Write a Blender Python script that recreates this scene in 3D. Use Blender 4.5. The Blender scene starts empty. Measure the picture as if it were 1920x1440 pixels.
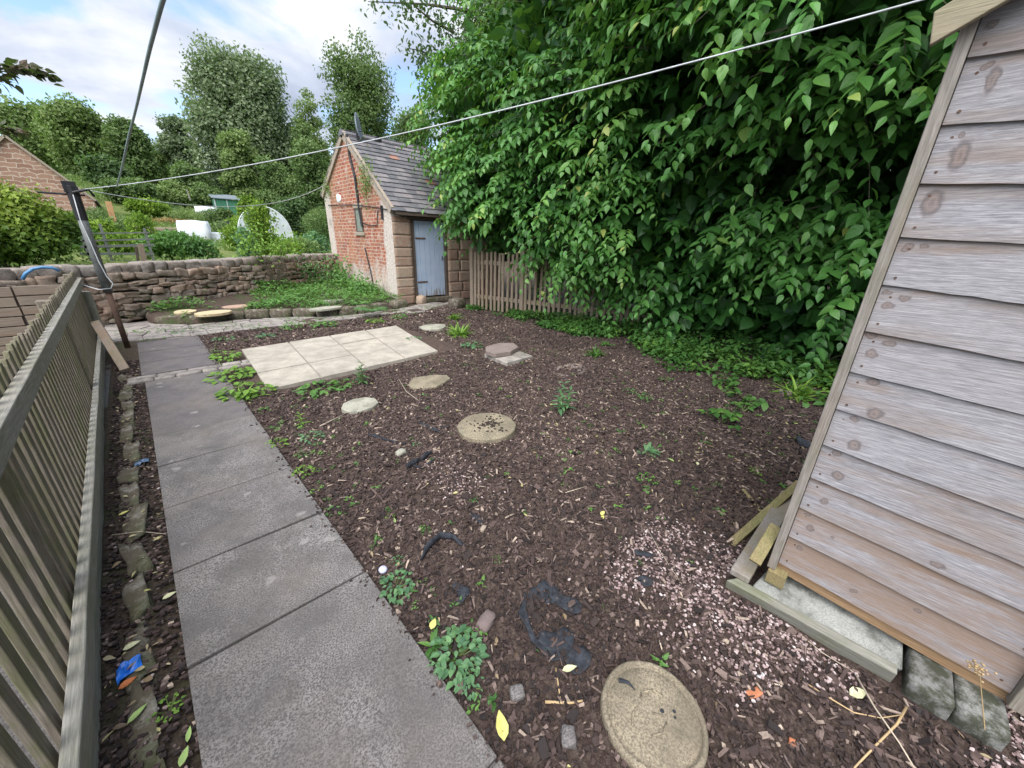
import bpy, math, random
import numpy as np
from mathutils import Vector, Matrix
rng=np.random.default_rng(7); random.seed(7)
SC=bpy.context.scene; COL=SC.collection
PI=math.pi
# ---------------------------------------------------------------- camera
CAMH=1.6; F=693.; CX,CY=960.,720.
nad=np.array([-52.,1812.,F]); nad/=np.linalg.norm(nad); up=-nad
v1=np.array([232-CX,440-CY,F]); v1-=v1.dot(up)*up; Yc=v1/np.linalg.norm(v1)
Xc=np.cross(Yc,up); RM=np.array([Xc,Yc,up])
def ray(px,py): return RM@np.array([px-CX,py-CY,F])
def G(px,py,z=0.):
    r=ray(px,py); t=(z-CAMH)/r[2]; return (r[0]*t,r[1]*t)
def PX(px,py,x): r=ray(px,py); t=x/r[0]; return (x,r[1]*t,CAMH+r[2]*t)
def PY(px,py,y): r=ray(px,py); t=y/r[1]; return (r[0]*t,y,CAMH+r[2]*t)
def PD(px,py,d): r=ray(px,py); r=r/np.linalg.norm(r)*d; return (r[0],r[1],r[2]+CAMH)
def AZ(az,d): return d*math.sin(math.radians(az)), d*math.cos(math.radians(az))
cam=bpy.data.cameras.new('camera'); cam.sensor_width=36; cam.lens=F/1920*36; cam.clip_end=3000; cam.clip_start=.02
co=bpy.data.objects.new('camera',cam); COL.objects.link(co); SC.camera=co
r_=RM@np.array([1,0,0]); u_=RM@np.array([0,-1,0]); b_=-(RM@np.array([0,0,1]))
co.matrix_world=Matrix(((r_[0],u_[0],b_[0],0),(r_[1],u_[1],b_[1],0),(r_[2],u_[2],b_[2],CAMH),(0,0,0,1)))
# ---------------------------------------------------------------- mesh core
def nrm(a): return a/np.maximum(np.linalg.norm(a,axis=-1,keepdims=True),1e-9)
class MB:
    def __init__(s): s.V=[]; s.F=[]; s.C=[]; s.n=0
    def add(s,V,faces,c=None):
        V=np.asarray(V,float).reshape(-1,3)
        if not isinstance(faces,(list,tuple)) or (len(faces) and not isinstance(faces[0],np.ndarray)):
            g={}
            for f in faces: g.setdefault(len(f),[]).append(f)
            faces=[np.array(x) for x in g.values()]
        k=random.random() if c is None else c
        for f in faces:
            if len(f)==0: continue
            s.F.append(f+s.n)
            s.C.append(np.full(len(f),k) if np.isscalar(k) else (k if len(k)==len(f) else np.resize(k,len(f))))
        s.V.append(V); s.n+=len(V); return s
    def hexa(s,p,c=None): return s.add(p,[np.array([[0,3,2,1],[4,5,6,7],[0,1,5,4],[1,2,6,5],[2,3,7,6],[3,0,4,7]])],c)
    def box(s,x0,x1,y0,y1,z0,z1,c=None):
        return s.hexa([(x0,y0,z0),(x1,y0,z0),(x1,y1,z0),(x0,y1,z0),(x0,y0,z1),(x1,y0,z1),(x1,y1,z1),(x0,y1,z1)],c)
    def bar(s,a,b,w,h,upv=(0,0,1),c=None):
        a=np.array(a,float); b=np.array(b,float); d=nrm(b-a); sd=nrm(np.cross(d,np.array(upv,float))); u=np.cross(sd,d)
        p=[a-sd*w/2-u*h/2,a+sd*w/2-u*h/2,b+sd*w/2-u*h/2,b-sd*w/2-u*h/2,a-sd*w/2+u*h/2,a+sd*w/2+u*h/2,b+sd*w/2+u*h/2,b-sd*w/2+u*h/2]
        return s.hexa(p,c)
    def tube(s,P,R,n=8,c=None,cap=True):
        P=np.array(P,float); m=len(P)
        R=np.full(m,R) if np.isscalar(R) else np.array(R)
        T=nrm(np.gradient(P,axis=0)); ref=np.array([0,0,1.]) if abs(T[0][2])<.9 else np.array([1.,0,0])
        V=[]
        for i in range(m):
            a=nrm(np.cross(T[i],ref)); b=np.cross(T[i],a)
            for k in range(n):
                t=2*PI*k/n; V.append(P[i]+R[i]*(math.cos(t)*a+math.sin(t)*b))
        fs=[(i*n+k,i*n+(k+1)%n,(i+1)*n+(k+1)%n,(i+1)*n+k) for i in range(m-1) for k in range(n)]
        if cap: fs+= [tuple(range(n))[::-1],tuple((m-1)*n+k for k in range(n))]
        return s.add(V,fs,c)
    def prism(s,poly,z0,z1,c=None,M=None):
        n=len(poly); z0=np.resize(z0,n); z1=np.resize(z1,n)
        V=[(p[0],p[1],z0[i]) for i,p in enumerate(poly)]+[(p[0],p[1],z1[i]) for i,p in enumerate(poly)]
        if M is not None: V=[M(v) for v in V]
        fs=[tuple(range(n))[::-1],tuple(range(n,2*n))]+[(i,(i+1)%n,n+(i+1)%n,n+i) for i in range(n)]
        return s.add(V,fs,c)
    def build(s,name,mat,parent=None,org=(0,0,0),smooth=False,bevel=0,solid=0):
        V=np.concatenate(s.V) if s.V else np.zeros((0,3))
        if parent is not None:
            o=np.array((0,0,0),float); p=parent
            while p is not None: o+=np.array(p.location); p=p.parent
            V=V-o; org=(0,0,0)
        else: V=V-np.array(org,float)
        me=bpy.data.meshes.new(name)
        me.vertices.add(len(V)); me.vertices.foreach_set('co',V.astype(np.float32).ravel())
        L=np.concatenate([f.ravel() for f in s.F]); cnt=np.concatenate([np.full(len(f),f.shape[1]) for f in s.F])
        st=np.concatenate([[0],np.cumsum(cnt)[:-1]])
        me.loops.add(len(L)); me.loops.foreach_set('vertex_index',L.astype(np.int32))
        me.polygons.add(len(cnt)); me.polygons.foreach_set('loop_start',st.astype(np.int32))
        me.polygons.foreach_set('use_smooth',np.full(len(cnt),smooth))
        a=me.attributes.new('v','FLOAT','FACE'); a.data.foreach_set('value',np.concatenate(s.C).astype(np.float32))
        me.update(calc_edges=True); me.validate()
        if mat: me.materials.append(mat)
        ob=bpy.data.objects.new(name,me); COL.objects.link(ob); ob.location=org
        if parent is not None: ob.parent=parent; ob.location=(0,0,0)
        if bevel:
            b=ob.modifiers.new('bevel','BEVEL'); b.width=bevel; b.segments=2; b.limit_method='ANGLE'
        if solid:
            b=ob.modifiers.new('solid','SOLIDIFY'); b.thickness=solid
        return ob
def tag(o,label=None,cat=None,group=None,kind=None):
    if label: o['label']=label
    if cat: o['category']=cat
    if group: o['group']=group
    if kind: o['kind']=kind
    return o
def empty(name,loc,label,cat,group=None):
    o=bpy.data.objects.new(name,None); o.location=loc; o.empty_display_size=.1; COL.objects.link(o); return tag(o,label,cat,group)
def one(mb,name,mat,loc,label,cat,group=None,**k):
    return tag(mb.build(name,mat,org=loc,**k),label,cat,group)
# lattice noise
def vnoise(P,seed=0):
    P=np.asarray(P,float); i=np.floor(P).astype(np.int64); f=P-i; f=f*f*(3-2*f); r=0
    for dx in (0,1):
        for dy in (0,1):
            for dz in (0,1):
                h=(i[...,0]+dx)*374761393+(i[...,1]+dy)*668265263+(i[...,2]+dz)*2147483647+seed*974634777
                h=(h^(h>>13))*1274126177; h=(h^(h>>16))&0xffff
                w=(f[...,0] if dx else 1-f[...,0])*(f[...,1] if dy else 1-f[...,1])*(f[...,2] if dz else 1-f[...,2])
                r=r+w*(h/65535.)
    return r*2-1
def cube_sphere(n=4):
    V=[];idx={};Fs=[]
    def vid(p):
        k=tuple(np.round(p,5)); 
        if k not in idx: idx[k]=len(V); V.append(k)
        return idx[k]
    for ax in range(3):
        for sg in (-1,1):
            for i in range(n):
                for j in range(n):
                    q=[]
                    for a,b in ((i,j),(i+1,j),(i+1,j+1),(i,j+1)):
                        p=[0,0,0]; p[ax]=sg; p[(ax+1)%3]=-1+2*a/n; p[(ax+2)%3]=-1+2*b/n; q.append(vid(p))
                    Fs.append(q if sg>0 else q[::-1])
    return np.array(V),np.array(Fs)
CS={n:cube_sphere(n) for n in (1,2,3,4,6)}
def stone(mb,c,size,rz=0,seed=0,rnd=.5,amp=.08,n=4,c_=None,fr=2.5,tilt=(0,0)):
    V,Fa=CS[n]; S=nrm(V)*1.25; P=V*(1-rnd)+S*rnd
    P=P*(1+amp*vnoise(P*fr+seed*3.7,seed)[:,None]); P=P*(np.array(size)/2)
    ca,sa=math.cos(rz),math.sin(rz); P[:,2]+=P[:,0]*tilt[0]+P[:,1]*tilt[1]
    P=np.stack([P[:,0]*ca-P[:,1]*sa,P[:,0]*sa+P[:,1]*ca,P[:,2]],1)+np.array(c)
    return mb.add(P,[Fa],c_)
def strip(V,nu,nv):
    i=np.arange(nu-1)[:,None]*nv+np.arange(nv-1)[None,:]; i=i.ravel()
    return np.stack([i,i+nv,i+nv+1,i+1],1)
# ---------------------------------------------------------------- materials
class NM:
    def __init__(s,name,rough=.8,spec=.3):
        s.m=bpy.data.materials.new(name); s.m.use_nodes=True; s.nt=s.m.node_tree; s.N=s.nt.nodes; s.L=s.nt.links
        s.b=s.N['Principled BSDF']; s.b.inputs['Roughness'].default_value=rough; s.b.inputs['Specular IOR Level'].default_value=spec
        s.tc=s.N.new('ShaderNodeTexCoord'); s.geo=None
    def coord(s,scale=(1,1,1),rot=(0,0,0),kind='Object'):
        m=s.N.new('ShaderNodeMapping'); m.inputs['Scale'].default_value=scale; m.inputs['Rotation'].default_value=rot
        s.L.new(s.tc.outputs[kind],m.inputs[0]); return m.outputs[0]
    def noise(s,scale,detail=4,rough=.55,vec=None,dist=0):
        n=s.N.new('ShaderNodeTexNoise'); n.inputs['Scale'].default_value=scale; n.inputs['Detail'].default_value=detail
        n.inputs['Roughness'].default_value=rough; n.inputs['Distortion'].default_value=dist
        s.L.new(vec if vec is not None else s.tc.outputs['Object'],n.inputs['Vector']); return n.outputs['Fac']
    def vor(s,scale,vec=None,out='Distance',feature='F1',rand=1):
        n=s.N.new('ShaderNodeTexVoronoi'); n.feature=feature; n.inputs['Scale'].default_value=scale; n.inputs['Randomness'].default_value=rand
        s.L.new(vec if vec is not None else s.tc.outputs['Object'],n.inputs['Vector']); return n.outputs[out]
    def attr(s,name='v'):
        n=s.N.new('ShaderNodeAttribute'); n.attribute_name=name; return n.outputs['Fac']
    def ramp(s,fac,stops,interp='LINEAR'):
        n=s.N.new('ShaderNodeValToRGB'); n.color_ramp.interpolation=interp; e=n.color_ramp.elements
        for i,(p,c) in enumerate(stops):
            el=e[i] if i<2 else e.new(p); el.position=p; el.color=(c,c,c,1) if np.isscalar(c) else (*c,1)
        s.L.new(fac,n.inputs[0]); return n.outputs[0]
    def mix(s,f,a,b,mode='MIX'):
        n=s.N.new('ShaderNodeMix'); n.data_type='RGBA'; n.blend_type=mode
        for ix,v in ((0,f),(6,a),(7,b)):
            sock=n.inputs[ix]
            if isinstance(v,bpy.types.NodeSocket): s.L.new(v,sock)
            elif np.isscalar(v): sock.default_value=v if ix==0 else (v,v,v,1)
            else: sock.default_value=(*v,1)
        return n.outputs[2]
    def math(s,op,a,b=0.):
        n=s.N.new('ShaderNodeMath'); n.operation=op
        for i,v in enumerate((a,b)):
            if isinstance(v,bpy.types.NodeSocket): s.L.new(v,n.inputs[i])
            else: n.inputs[i].default_value=v
        return n.outputs[0]
    def col(s,c): 
        if isinstance(c,bpy.types.NodeSocket): s.L.new(c,s.b.inputs['Base Color'])
        else: s.b.inputs['Base Color'].default_value=(*c,1)
        return s
    def rough(s,c): s.L.new(c,s.b.inputs['Roughness']); return s
    def bump(s,h,st=.5,dist=.01):
        n=s.N.new('ShaderNodeBump'); n.inputs['Strength'].default_value=st; n.inputs['Distance'].default_value=dist
        s.L.new(h,n.inputs['Height'])
        if s.b.inputs['Normal'].links: s.L.new(s.b.inputs['Normal'].links[0].from_socket,n.inputs['Normal'])
        s.L.new(n.outputs[0],s.b.inputs['Normal']); return s
    def sep(s,vec):
        n=s.N.new('ShaderNodeSeparateXYZ'); s.L.new(vec,n.inputs[0]); return n.outputs
def wood(name,base,dark,warm,along='Y',moss=0,knots=0,stain=.5,rough=.85,grain=1.,knotdens=2.2):
    m=NM(name,rough,.2)
    sc={'X':(1,14,14),'Y':(14,1,14),'Z':(14,14,1)}[along]
    v=m.coord(sc); v2=m.coord({'X':(.5,4,4),'Y':(4,.5,4),'Z':(4,4,.5)}[along])
    at=m.attr(); g=m.noise(9*grain,6,.65,v,.6); g2=m.noise(2.2,3,.5,v2,.3); big=m.noise(3,3)
    cmb=m.N.new('ShaderNodeCombineXYZ'); 
    c=m.mix(m.ramp(g,[(.36,0),(.66,1)]),dark,base)
    c=m.mix(m.ramp(at,[(0,0.),(1,.35)]),c,m.mix(.5,base,warm))
    c=m.mix(m.math('MULTIPLY',m.ramp(g2,[(.5,0),(.66,1)]),stain),c,warm)
    if knots:
        kv=m.coord({'X':(knotdens,7,7),'Y':(7,knotdens,7),'Z':(7,7,knotdens)}[along])
        kd=m.vor(1.,kv); ring=m.math('SINE',m.math('MULTIPLY',kd,60))
        c=m.mix(m.math('MULTIPLY',m.ramp(kd,[(.06,1),(.17,0)]),knots),c,m.mix(m.ramp(ring,[(0,0),(1,1)]),[x*.35 for x in dark],[x*.9 for x in warm]))
    if moss:
        mo=m.noise(5,5,.7); c=m.mix(m.math('MULTIPLY',m.ramp(mo,[(.46,0),(.62,1)]),moss),c,(.13,.15,.05))
    fine=m.noise(1,3,.6,m.coord({'X':(6,220,220),'Y':(220,6,220),'Z':(220,220,6)}[along])); c=m.mix(m.ramp(fine,[(.4,.35),(.6,0)]),c,[x*.55 for x in dark])
    m.col(c); m.bump(g,.5,.003); m.bump(fine,.4,.0015); return m.m
M={}
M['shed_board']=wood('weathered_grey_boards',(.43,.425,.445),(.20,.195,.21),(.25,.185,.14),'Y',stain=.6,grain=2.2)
def add_knots(mt,pts,org):
    nt=mt.node_tree; N,L=nt.nodes,nt.links; b=N['Principled BSDF']; src=b.inputs['Base Color'].links[0].from_socket
    tc=N.new('ShaderNodeTexCoord'); nz=N.new('ShaderNodeTexNoise'); nz.inputs['Scale'].default_value=40; L.new(tc.outputs['Object'],nz.inputs[0])
    ad=N.new('ShaderNodeVectorMath'); ad.operation='MULTIPLY_ADD'; L.new(nz.outputs['Color'],ad.inputs[0]); ad.inputs[1].default_value=(0,.022,.022); L.new(tc.outputs['Object'],ad.inputs[2])
    sp=N.new('ShaderNodeSeparateXYZ'); L.new(tc.outputs['Object'],sp.inputs[0])
    def mth(op,a,b=0.):
        n=N.new('ShaderNodeMath'); n.operation=op
        for i,v in enumerate((a,b)):
            if isinstance(v,bpy.types.NodeSocket): L.new(v,n.inputs[i])
            else: n.inputs[i].default_value=v
        return n.outputs[0]
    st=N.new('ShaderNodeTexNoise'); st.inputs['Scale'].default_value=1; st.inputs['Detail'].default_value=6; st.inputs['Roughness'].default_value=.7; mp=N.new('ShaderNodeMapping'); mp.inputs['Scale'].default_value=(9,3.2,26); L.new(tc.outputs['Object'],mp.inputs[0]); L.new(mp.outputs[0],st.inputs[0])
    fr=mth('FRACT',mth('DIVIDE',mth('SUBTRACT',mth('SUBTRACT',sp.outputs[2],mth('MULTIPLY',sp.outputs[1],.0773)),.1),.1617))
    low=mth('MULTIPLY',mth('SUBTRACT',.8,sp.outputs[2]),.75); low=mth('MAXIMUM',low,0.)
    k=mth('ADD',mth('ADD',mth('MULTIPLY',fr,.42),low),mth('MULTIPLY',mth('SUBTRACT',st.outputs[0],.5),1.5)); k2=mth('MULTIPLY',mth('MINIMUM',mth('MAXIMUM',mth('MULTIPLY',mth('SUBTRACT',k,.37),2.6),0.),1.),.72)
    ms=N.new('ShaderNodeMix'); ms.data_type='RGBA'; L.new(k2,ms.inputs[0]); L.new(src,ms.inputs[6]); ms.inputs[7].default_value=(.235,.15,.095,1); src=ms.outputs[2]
    cur=None
    for (y,z,a,c) in pts:
        mp=N.new('ShaderNodeMapping'); mp.vector_type='TEXTURE'; mp.inputs['Location'].default_value=(0,y+.011,z+.011); mp.inputs['Scale'].default_value=(1e3,a,c); L.new(ad.outputs[0],mp.inputs[0])
        ln=N.new('ShaderNodeVectorMath'); ln.operation='LENGTH'; L.new(mp.outputs[0],ln.inputs[0])
        if cur is None: cur=ln.outputs['Value']
        else:
            mn=N.new('ShaderNodeMath'); mn.operation='MINIMUM'; L.new(cur,mn.inputs[0]); L.new(ln.outputs['Value'],mn.inputs[1]); cur=mn.outputs[0]
    def rp(st):
        n=N.new('ShaderNodeValToRGB'); e=n.color_ramp.elements
        for i,(p,c) in enumerate(st):
            el=e[i] if i<2 else e.new(p); el.position=p; el.color=(c,c,c,1) if np.isscalar(c) else (*c,1)
        L.new(cur2,n.inputs[0]); return n.outputs[0]
    dv=N.new('ShaderNodeMath'); dv.operation='MULTIPLY'; dv.inputs[1].default_value=.25; L.new(cur,dv.inputs[0]); cur2=dv.outputs[0]
    mx=N.new('ShaderNodeMix'); mx.data_type='RGBA'; L.new(rp([(.0,.75),(.17,.8),(.24,.55),(.3,.12),(.35,.22),(.42,.03),(.5,.08),(.56,0)]),mx.inputs[0]); L.new(src,mx.inputs[6]); L.new(rp([(0,(.12,.09,.08)),(.1,(.22,.17,.15)),(.2,(.10,.085,.085)),(.27,(.24,.2,.19)),(.5,(.24,.22,.22))]),mx.inputs[7]); L.new(mx.outputs[2],b.inputs['Base Color'])
KP=[(1861,43,9,7),(1852,120,8,7),(1862,147,9,22),(1804,252,6,6),(1800,290,14,30),(1748,380,16,26),(1700,465,9,8),(1733,461,8,6),(1663,549,10,6),(1696,560,11,6),(1663,573,11,9),(1632,630,12,7),(1667,646,13,7),(1633,664,11,10),(1636,718,14,9),(1640,776,16,14),(1602,788,10,7),(1601,835,14,16),(1568,853,10,8),(1571,893,13,14),(1543,908,10,5),(1545,942,10,12),(1512,967,8,5),(1518,992,9,10),(1560,1010,5,5),(1498,1030,8,8),(1720,1150,9,6),(1730,1240,6,6),(1757,1060,14,8),(1600,1110,10,6)]
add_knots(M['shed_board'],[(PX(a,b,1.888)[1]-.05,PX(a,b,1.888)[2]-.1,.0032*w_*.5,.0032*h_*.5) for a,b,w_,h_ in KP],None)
M['shed_trim']=wood('weathered_trim',(.33,.30,.27),(.2,.18,.16),(.25,.18,.12),'Z',moss=.25)
M['shed_barge']=wood('pale_barge',(.40,.35,.25),(.28,.24,.17),(.3,.24,.14),'Y',moss=.2)
M['sleeper']=wood('grey_sleeper',(.30,.29,.25),(.17,.17,.14),(.2,.18,.12),'Y',moss=.5)
M['mossy_wood']=wood('mossy_batten',(.30,.25,.13),(.17,.14,.07),(.25,.17,.07),'X',moss=.6)
M['rail']=wood('fence_rail_wood',(.40,.385,.345),(.23,.22,.19),(.27,.235,.175),'Y',moss=.25,stain=.4)
M['picket']=wood('picket_wood',(.29,.245,.195),(.14,.12,.095),(.17,.15,.095),'Z',moss=.5,stain=.6)
M['picket2']=wood('brown_picket_wood',(.34,.27,.21),(.19,.15,.12),(.25,.16,.10),'Z',moss=.3)
M['planks']=wood('old_planks',(.30,.25,.19),(.19,.15,.12),(.22,.14,.09),'X',knots=.3)
M['branch']=wood('bark',(.12,.10,.08),(.06,.05,.04),(.1,.09,.06),'Z',moss=.3)
def concrete(name,base,spk=.5,moss=0,scale=260,stain=.3,blotch=0,rough=.9,spk_amt=.5):
    m=NM(name,rough,.25)
    s=m.noise(scale,2,.8); c=m.mix(m.ramp(s,[(.38,0),(.62,1)]),[x*(1-spk*.75) for x in base],[min(1,x*(1+spk)) for x in base])
    c=m.mix(m.ramp(m.noise(4,5,.65),[(.38,0),(.62,stain)]),c,[x*.55 for x in base])
    at=m.attr(); c=m.mix(m.ramp(at,[(0,.0),(1,.8)]),c,[base[0]*.66,base[1]*.63,base[2]*.68])
    c=m.mix(m.ramp(m.vor(900 if scale>200 else 200),[(.06,.7*spk_amt),(.16,0)]),c,[min(.8,x*2.4) for x in base])
    if blotch:
        dv=m.N.new('ShaderNodeVectorMath'); dv.operation='MULTIPLY_ADD'; nn=m.N.new('ShaderNodeTexNoise'); nn.inputs['Scale'].default_value=22; m.L.new(m.tc.outputs['Object'],nn.inputs[0]); m.L.new(nn.outputs['Color'],dv.inputs[0]); dv.inputs[1].default_value=(.09,.09,.0); m.L.new(m.tc.outputs['Object'],dv.inputs[2]); c=m.mix(m.math('MULTIPLY',m.ramp(m.vor(4.2,dv.outputs[0]),[(.08,1),(.13,0)]),blotch),c,[min(.7,x*1.9) for x in base]); c=m.mix(m.ramp(m.noise(1.7,6,.7),[(.45,0),(.7,.45)]),c,[base[0]*1.25,base[1]*1.15,base[2]*1.0])
    if moss: c=m.mix(m.math('MULTIPLY',m.ramp(m.noise(7,5,.7),[(.48,0),(.6,1)] if moss<.9 else [(.40,0),(.50,1)]),moss),c,(.04,.043,.026))
    m.col(c); m.bump(s,.6,.004); m.bump(m.noise(30,4),.3,.006); return m.m
M['slab']=concrete('dark_paving_concrete',(.172,.160,.152),.9,scale=150,stain=.75,blotch=.6,moss=.12)
M['patio']=concrete('pale_patio_slabs',(.44,.40,.33),.16,stain=.6,moss=.12,scale=90,spk_amt=.0)
M['crazy']=concrete('pale_path_concrete',(.33,.30,.265),.3,moss=.45,scale=60,stain=.35,spk_amt=.2)
M['disc']=concrete('buff_concrete',(.26,.222,.155),.7,moss=.2,scale=130,stain=.6)
M['paleslab']=concrete('pale_lichen_stone',(.36,.35,.28),.3,moss=.3,scale=120,spk_amt=.2)
M['flag']=concrete('purple_grey_flagstone',(.22,.175,.155),.25,moss=.12,scale=80,spk_amt=.1)
M['block']=concrete('mossy_concrete_block',(.22,.225,.20),.5,moss=.9,scale=160,stain=.7)
M['whiteslab']=concrete('whitened_concrete',(.33,.34,.31),.35,moss=.55,scale=160,stain=.8)
def rock(name,c1,c2,c3,moss=.25,sc=9):
    m=NM(name,.95,.15); at=m.attr()
    c=m.mix(m.noise(sc,6,.7),c1,c2); c=m.mix(m.ramp(at,[(0,0),(1,.8)]),c,c3)
    c=m.mix(m.ramp(m.noise(12,6,.75),[(.5,0),(.66,.6)]),c,(.40,.38,.33))
    c=m.mix(m.math('MULTIPLY',m.ramp(m.noise(3.3,5,.7),[(.5,0),(.62,1)]),moss),c,(.07,.08,.03))
    m.col(c); m.bump(m.noise(25,6,.7),.8,.02); m.bump(m.noise(140,3),.4,.003); return m.m
M['wallstone']=rock('grey_sandstone',(.28,.235,.19),(.15,.125,.105),(.34,.23,.17),.2)
M['coping']=rock('coping_sandstone',(.29,.26,.235),(.16,.14,.125),(.24,.19,.16),.12)
M['edging']=rock('edging_sandstone',(.15,.125,.095),(.065,.053,.04),(.12,.105,.07),.55,16)
M['quoin']=rock('brown_sandstone_block',(.34,.21,.15),(.20,.11,.08),(.40,.31,.23),.06,14)
M['mortar']=rock('dark_earth_mortar',(.09,.075,.06),(.05,.04,.03),(.11,.09,.07),.2)
M['palemortar']=rock('pale_mortar',(.4,.34,.27),(.27,.22,.17),(.35,.28,.22),.05)
M['cobble']=rock('small_grey_stone',(.3,.27,.25),(.2,.18,.17),(.35,.3,.27),.05,20)
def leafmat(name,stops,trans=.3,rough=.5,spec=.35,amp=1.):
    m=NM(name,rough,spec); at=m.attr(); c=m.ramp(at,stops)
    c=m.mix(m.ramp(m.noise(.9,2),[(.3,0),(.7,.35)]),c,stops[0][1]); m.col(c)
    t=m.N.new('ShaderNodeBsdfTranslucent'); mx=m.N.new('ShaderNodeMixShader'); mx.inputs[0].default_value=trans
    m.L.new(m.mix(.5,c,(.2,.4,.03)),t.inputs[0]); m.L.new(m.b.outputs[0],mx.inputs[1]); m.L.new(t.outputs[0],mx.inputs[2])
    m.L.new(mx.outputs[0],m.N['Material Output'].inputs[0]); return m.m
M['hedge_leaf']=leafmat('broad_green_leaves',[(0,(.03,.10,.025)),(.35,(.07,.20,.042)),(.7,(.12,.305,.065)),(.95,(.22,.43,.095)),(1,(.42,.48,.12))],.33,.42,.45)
M['low_leaf']=leafmat('low_creeper_leaves',[(0,(.03,.09,.02)),(.6,(.07,.17,.035)),(1,(.14,.27,.05))],.25)
M['weed_leaf']=leafmat('weed_leaves',[(0,(.05,.13,.03)),(.5,(.1,.23,.05)),(1,(.17,.32,.07))],.3)
M['lime_leaf']=leafmat('lime_weed_leaves',[(0,(.1,.2,.03)),(.5,(.17,.32,.045)),(1,(.26,.42,.07))],.35)
M['blue_leaf']=leafmat('blue_green_leaves',[(0,(.06,.14,.07)),(.5,(.11,.23,.1)),(1,(.17,.32,.13))],.25)
M['nettle_leaf']=leafmat('nettle_leaves',[(0,(.05,.12,.04)),(.5,(.09,.2,.06)),(1,(.15,.29,.08))],.25)
M['tree_dark']=leafmat('dark_tree_leaves',[(0,(.05,.09,.035)),(.5,(.09,.15,.06)),(1,(.16,.23,.1))],.3,.6,.2)
M['tree_grey']=leafmat('grey_green_tree_leaves',[(0,(.10,.14,.075)),(.5,(.19,.245,.135)),(1,(.32,.38,.23))],.3,.6,.2)
M['tree_mid']=leafmat('mid_green_tree_leaves',[(0,(.07,.12,.04)),(.5,(.13,.195,.07)),(1,(.21,.29,.11))],.3,.6,.2)
M['tree_light']=leafmat('light_green_tree_leaves',[(0,(.11,.17,.05)),(.5,(.19,.26,.09)),(1,(.29,.37,.15))],.35,.6,.2)
M['tree_lime']=leafmat('lime_shrub_leaves',[(0,(.09,.16,.02)),(.5,(.17,.28,.035)),(1,(.3,.42,.06))],.3,.6,.2)
M['rust_leaf']=leafmat('dead_orange_growth',[(0,(.2,.1,.04)),(.5,(.32,.19,.08)),(1,(.4,.32,.1))],.2)
M['litter']=leafmat('leaf_litter',[(0,(.12,.08,.05)),(.4,(.3,.22,.13)),(.75,(.5,.42,.25)),(1,(.5,.5,.16))],.15)
M['bush_yellow']=leafmat('yellow_green_bush_leaves',[(0,(.025,.06,.012)),(.5,(.09,.16,.02)),(1,(.28,.36,.05))],.25,.5,.25)
M['copper']=leafmat('bronze_branch_leaves',[(0,(.03,.03,.02)),(.5,(.07,.08,.03)),(1,(.12,.06,.05))],.3)
def flat(name,c,rough=.6,spec=.3,metal=0,var=.25,sc=6,bump=0):
    m=NM(name,rough,spec); m.b.inputs['Metallic'].default_value=metal
    m.col(m.mix(m.ramp(m.noise(sc,5,.65),[(.3,0),(.7,1)]),[x*(1-var) for x in c],[min(1,x*(1+var)) for x in c]))
    if bump: m.bump(m.noise(sc*6,4),bump,.004)
    return m.m
M['stem']=flat('green_stem',(.12,.16,.05)); M['drystem']=flat('straw_stalk',(.42,.30,.16)); M['palestem']=flat('pale_stalk',(.5,.42,.32))
M['yellowleaf']=flat('fallen_yellow_leaf',(.58,.54,.17),.6,var=.2,sc=30); M['paleleaf']=flat('fallen_pale_leaf',(.5,.5,.3),.6,var=.25,sc=30)
M['orangeleaf']=flat('fallen_orange_leaf',(.5,.16,.05),.6,var=.4,sc=30); M['limeleaf']=flat('fallen_green_leaf',(.3,.42,.14),.6,var=.3,sc=30)
M['membrane']=flat('black_weed_membrane',(.035,.038,.045),.95,.12,var=.5,bump=.6,sc=40)
M['steel']=flat('galvanised_pole',(.14,.145,.14),.55,.4,.4,.4,14); M['rust']=flat('rusty_pole',(.12,.075,.055),.8,.3,.2,.4,14)
M['black']=flat('black_metal',(.02,.02,.022),.5); M['rope']=flat('white_line',(.45,.47,.48),.6); M['greenrope']=flat('green_line',(.22,.29,.29),.5)
M['bluehose']=flat('blue_pipe',(.06,.2,.38),.4,.5); M['bluebag']=flat('blue_wrapper',(.02,.16,.62),.3,.6,var=.5,sc=40)
M['bluedark']=flat('faded_dark_blue_wrapper',(.07,.12,.2),.4,.5,var=.6,sc=40)
M['white']=flat('white_plastic',(.72,.74,.78),.5,.4,var=.08); M['netting']=flat('white_tunnel_cover',(.5,.54,.56),.7,.2,var=.2,sc=2)
M['green_paint']=flat('green_painted_boards',(.06,.2,.12),.6); M['orange_wood']=flat('orange_stake',(.45,.26,.13),.8)
M['dish']=flat('grey_dish',(.22,.26,.29),.4,.5,.1); M['glass']=flat('dusty_pane',(.22,.25,.22),.3,.5); M['frame']=flat('old_timber_frame',(.10,.075,.06),.8)
M['iron']=flat('iron_gate_bar',(.16,.17,.16),.6,.4,.3); M['darkgreen']=flat('dark_green_net',(.03,.1,.07),.8); M['lilac']=flat('pale_lilac_plastic',(.6,.6,.78),.5)
M['brickbit']=flat('broken_brick',(.42,.16,.08),.9,bump=.6,sc=30)
def slate():
    m=NM('grey_slates',.6,.4); at=m.attr()
    c=m.ramp(at,[(0,(.10,.10,.11)),(.6,(.16,.155,.165)),(.9,(.22,.20,.205)),(.965,(.2,.17,.18)),(1,(.34,.17,.12))],'CONSTANT' if False else 'LINEAR')
    c=m.mix(m.ramp(m.noise(6,5,.7),[(.5,0),(.68,.5)]),c,(.24,.23,.22)); m.col(c); m.bump(m.noise(30,5),.4,.006); return m.m
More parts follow.
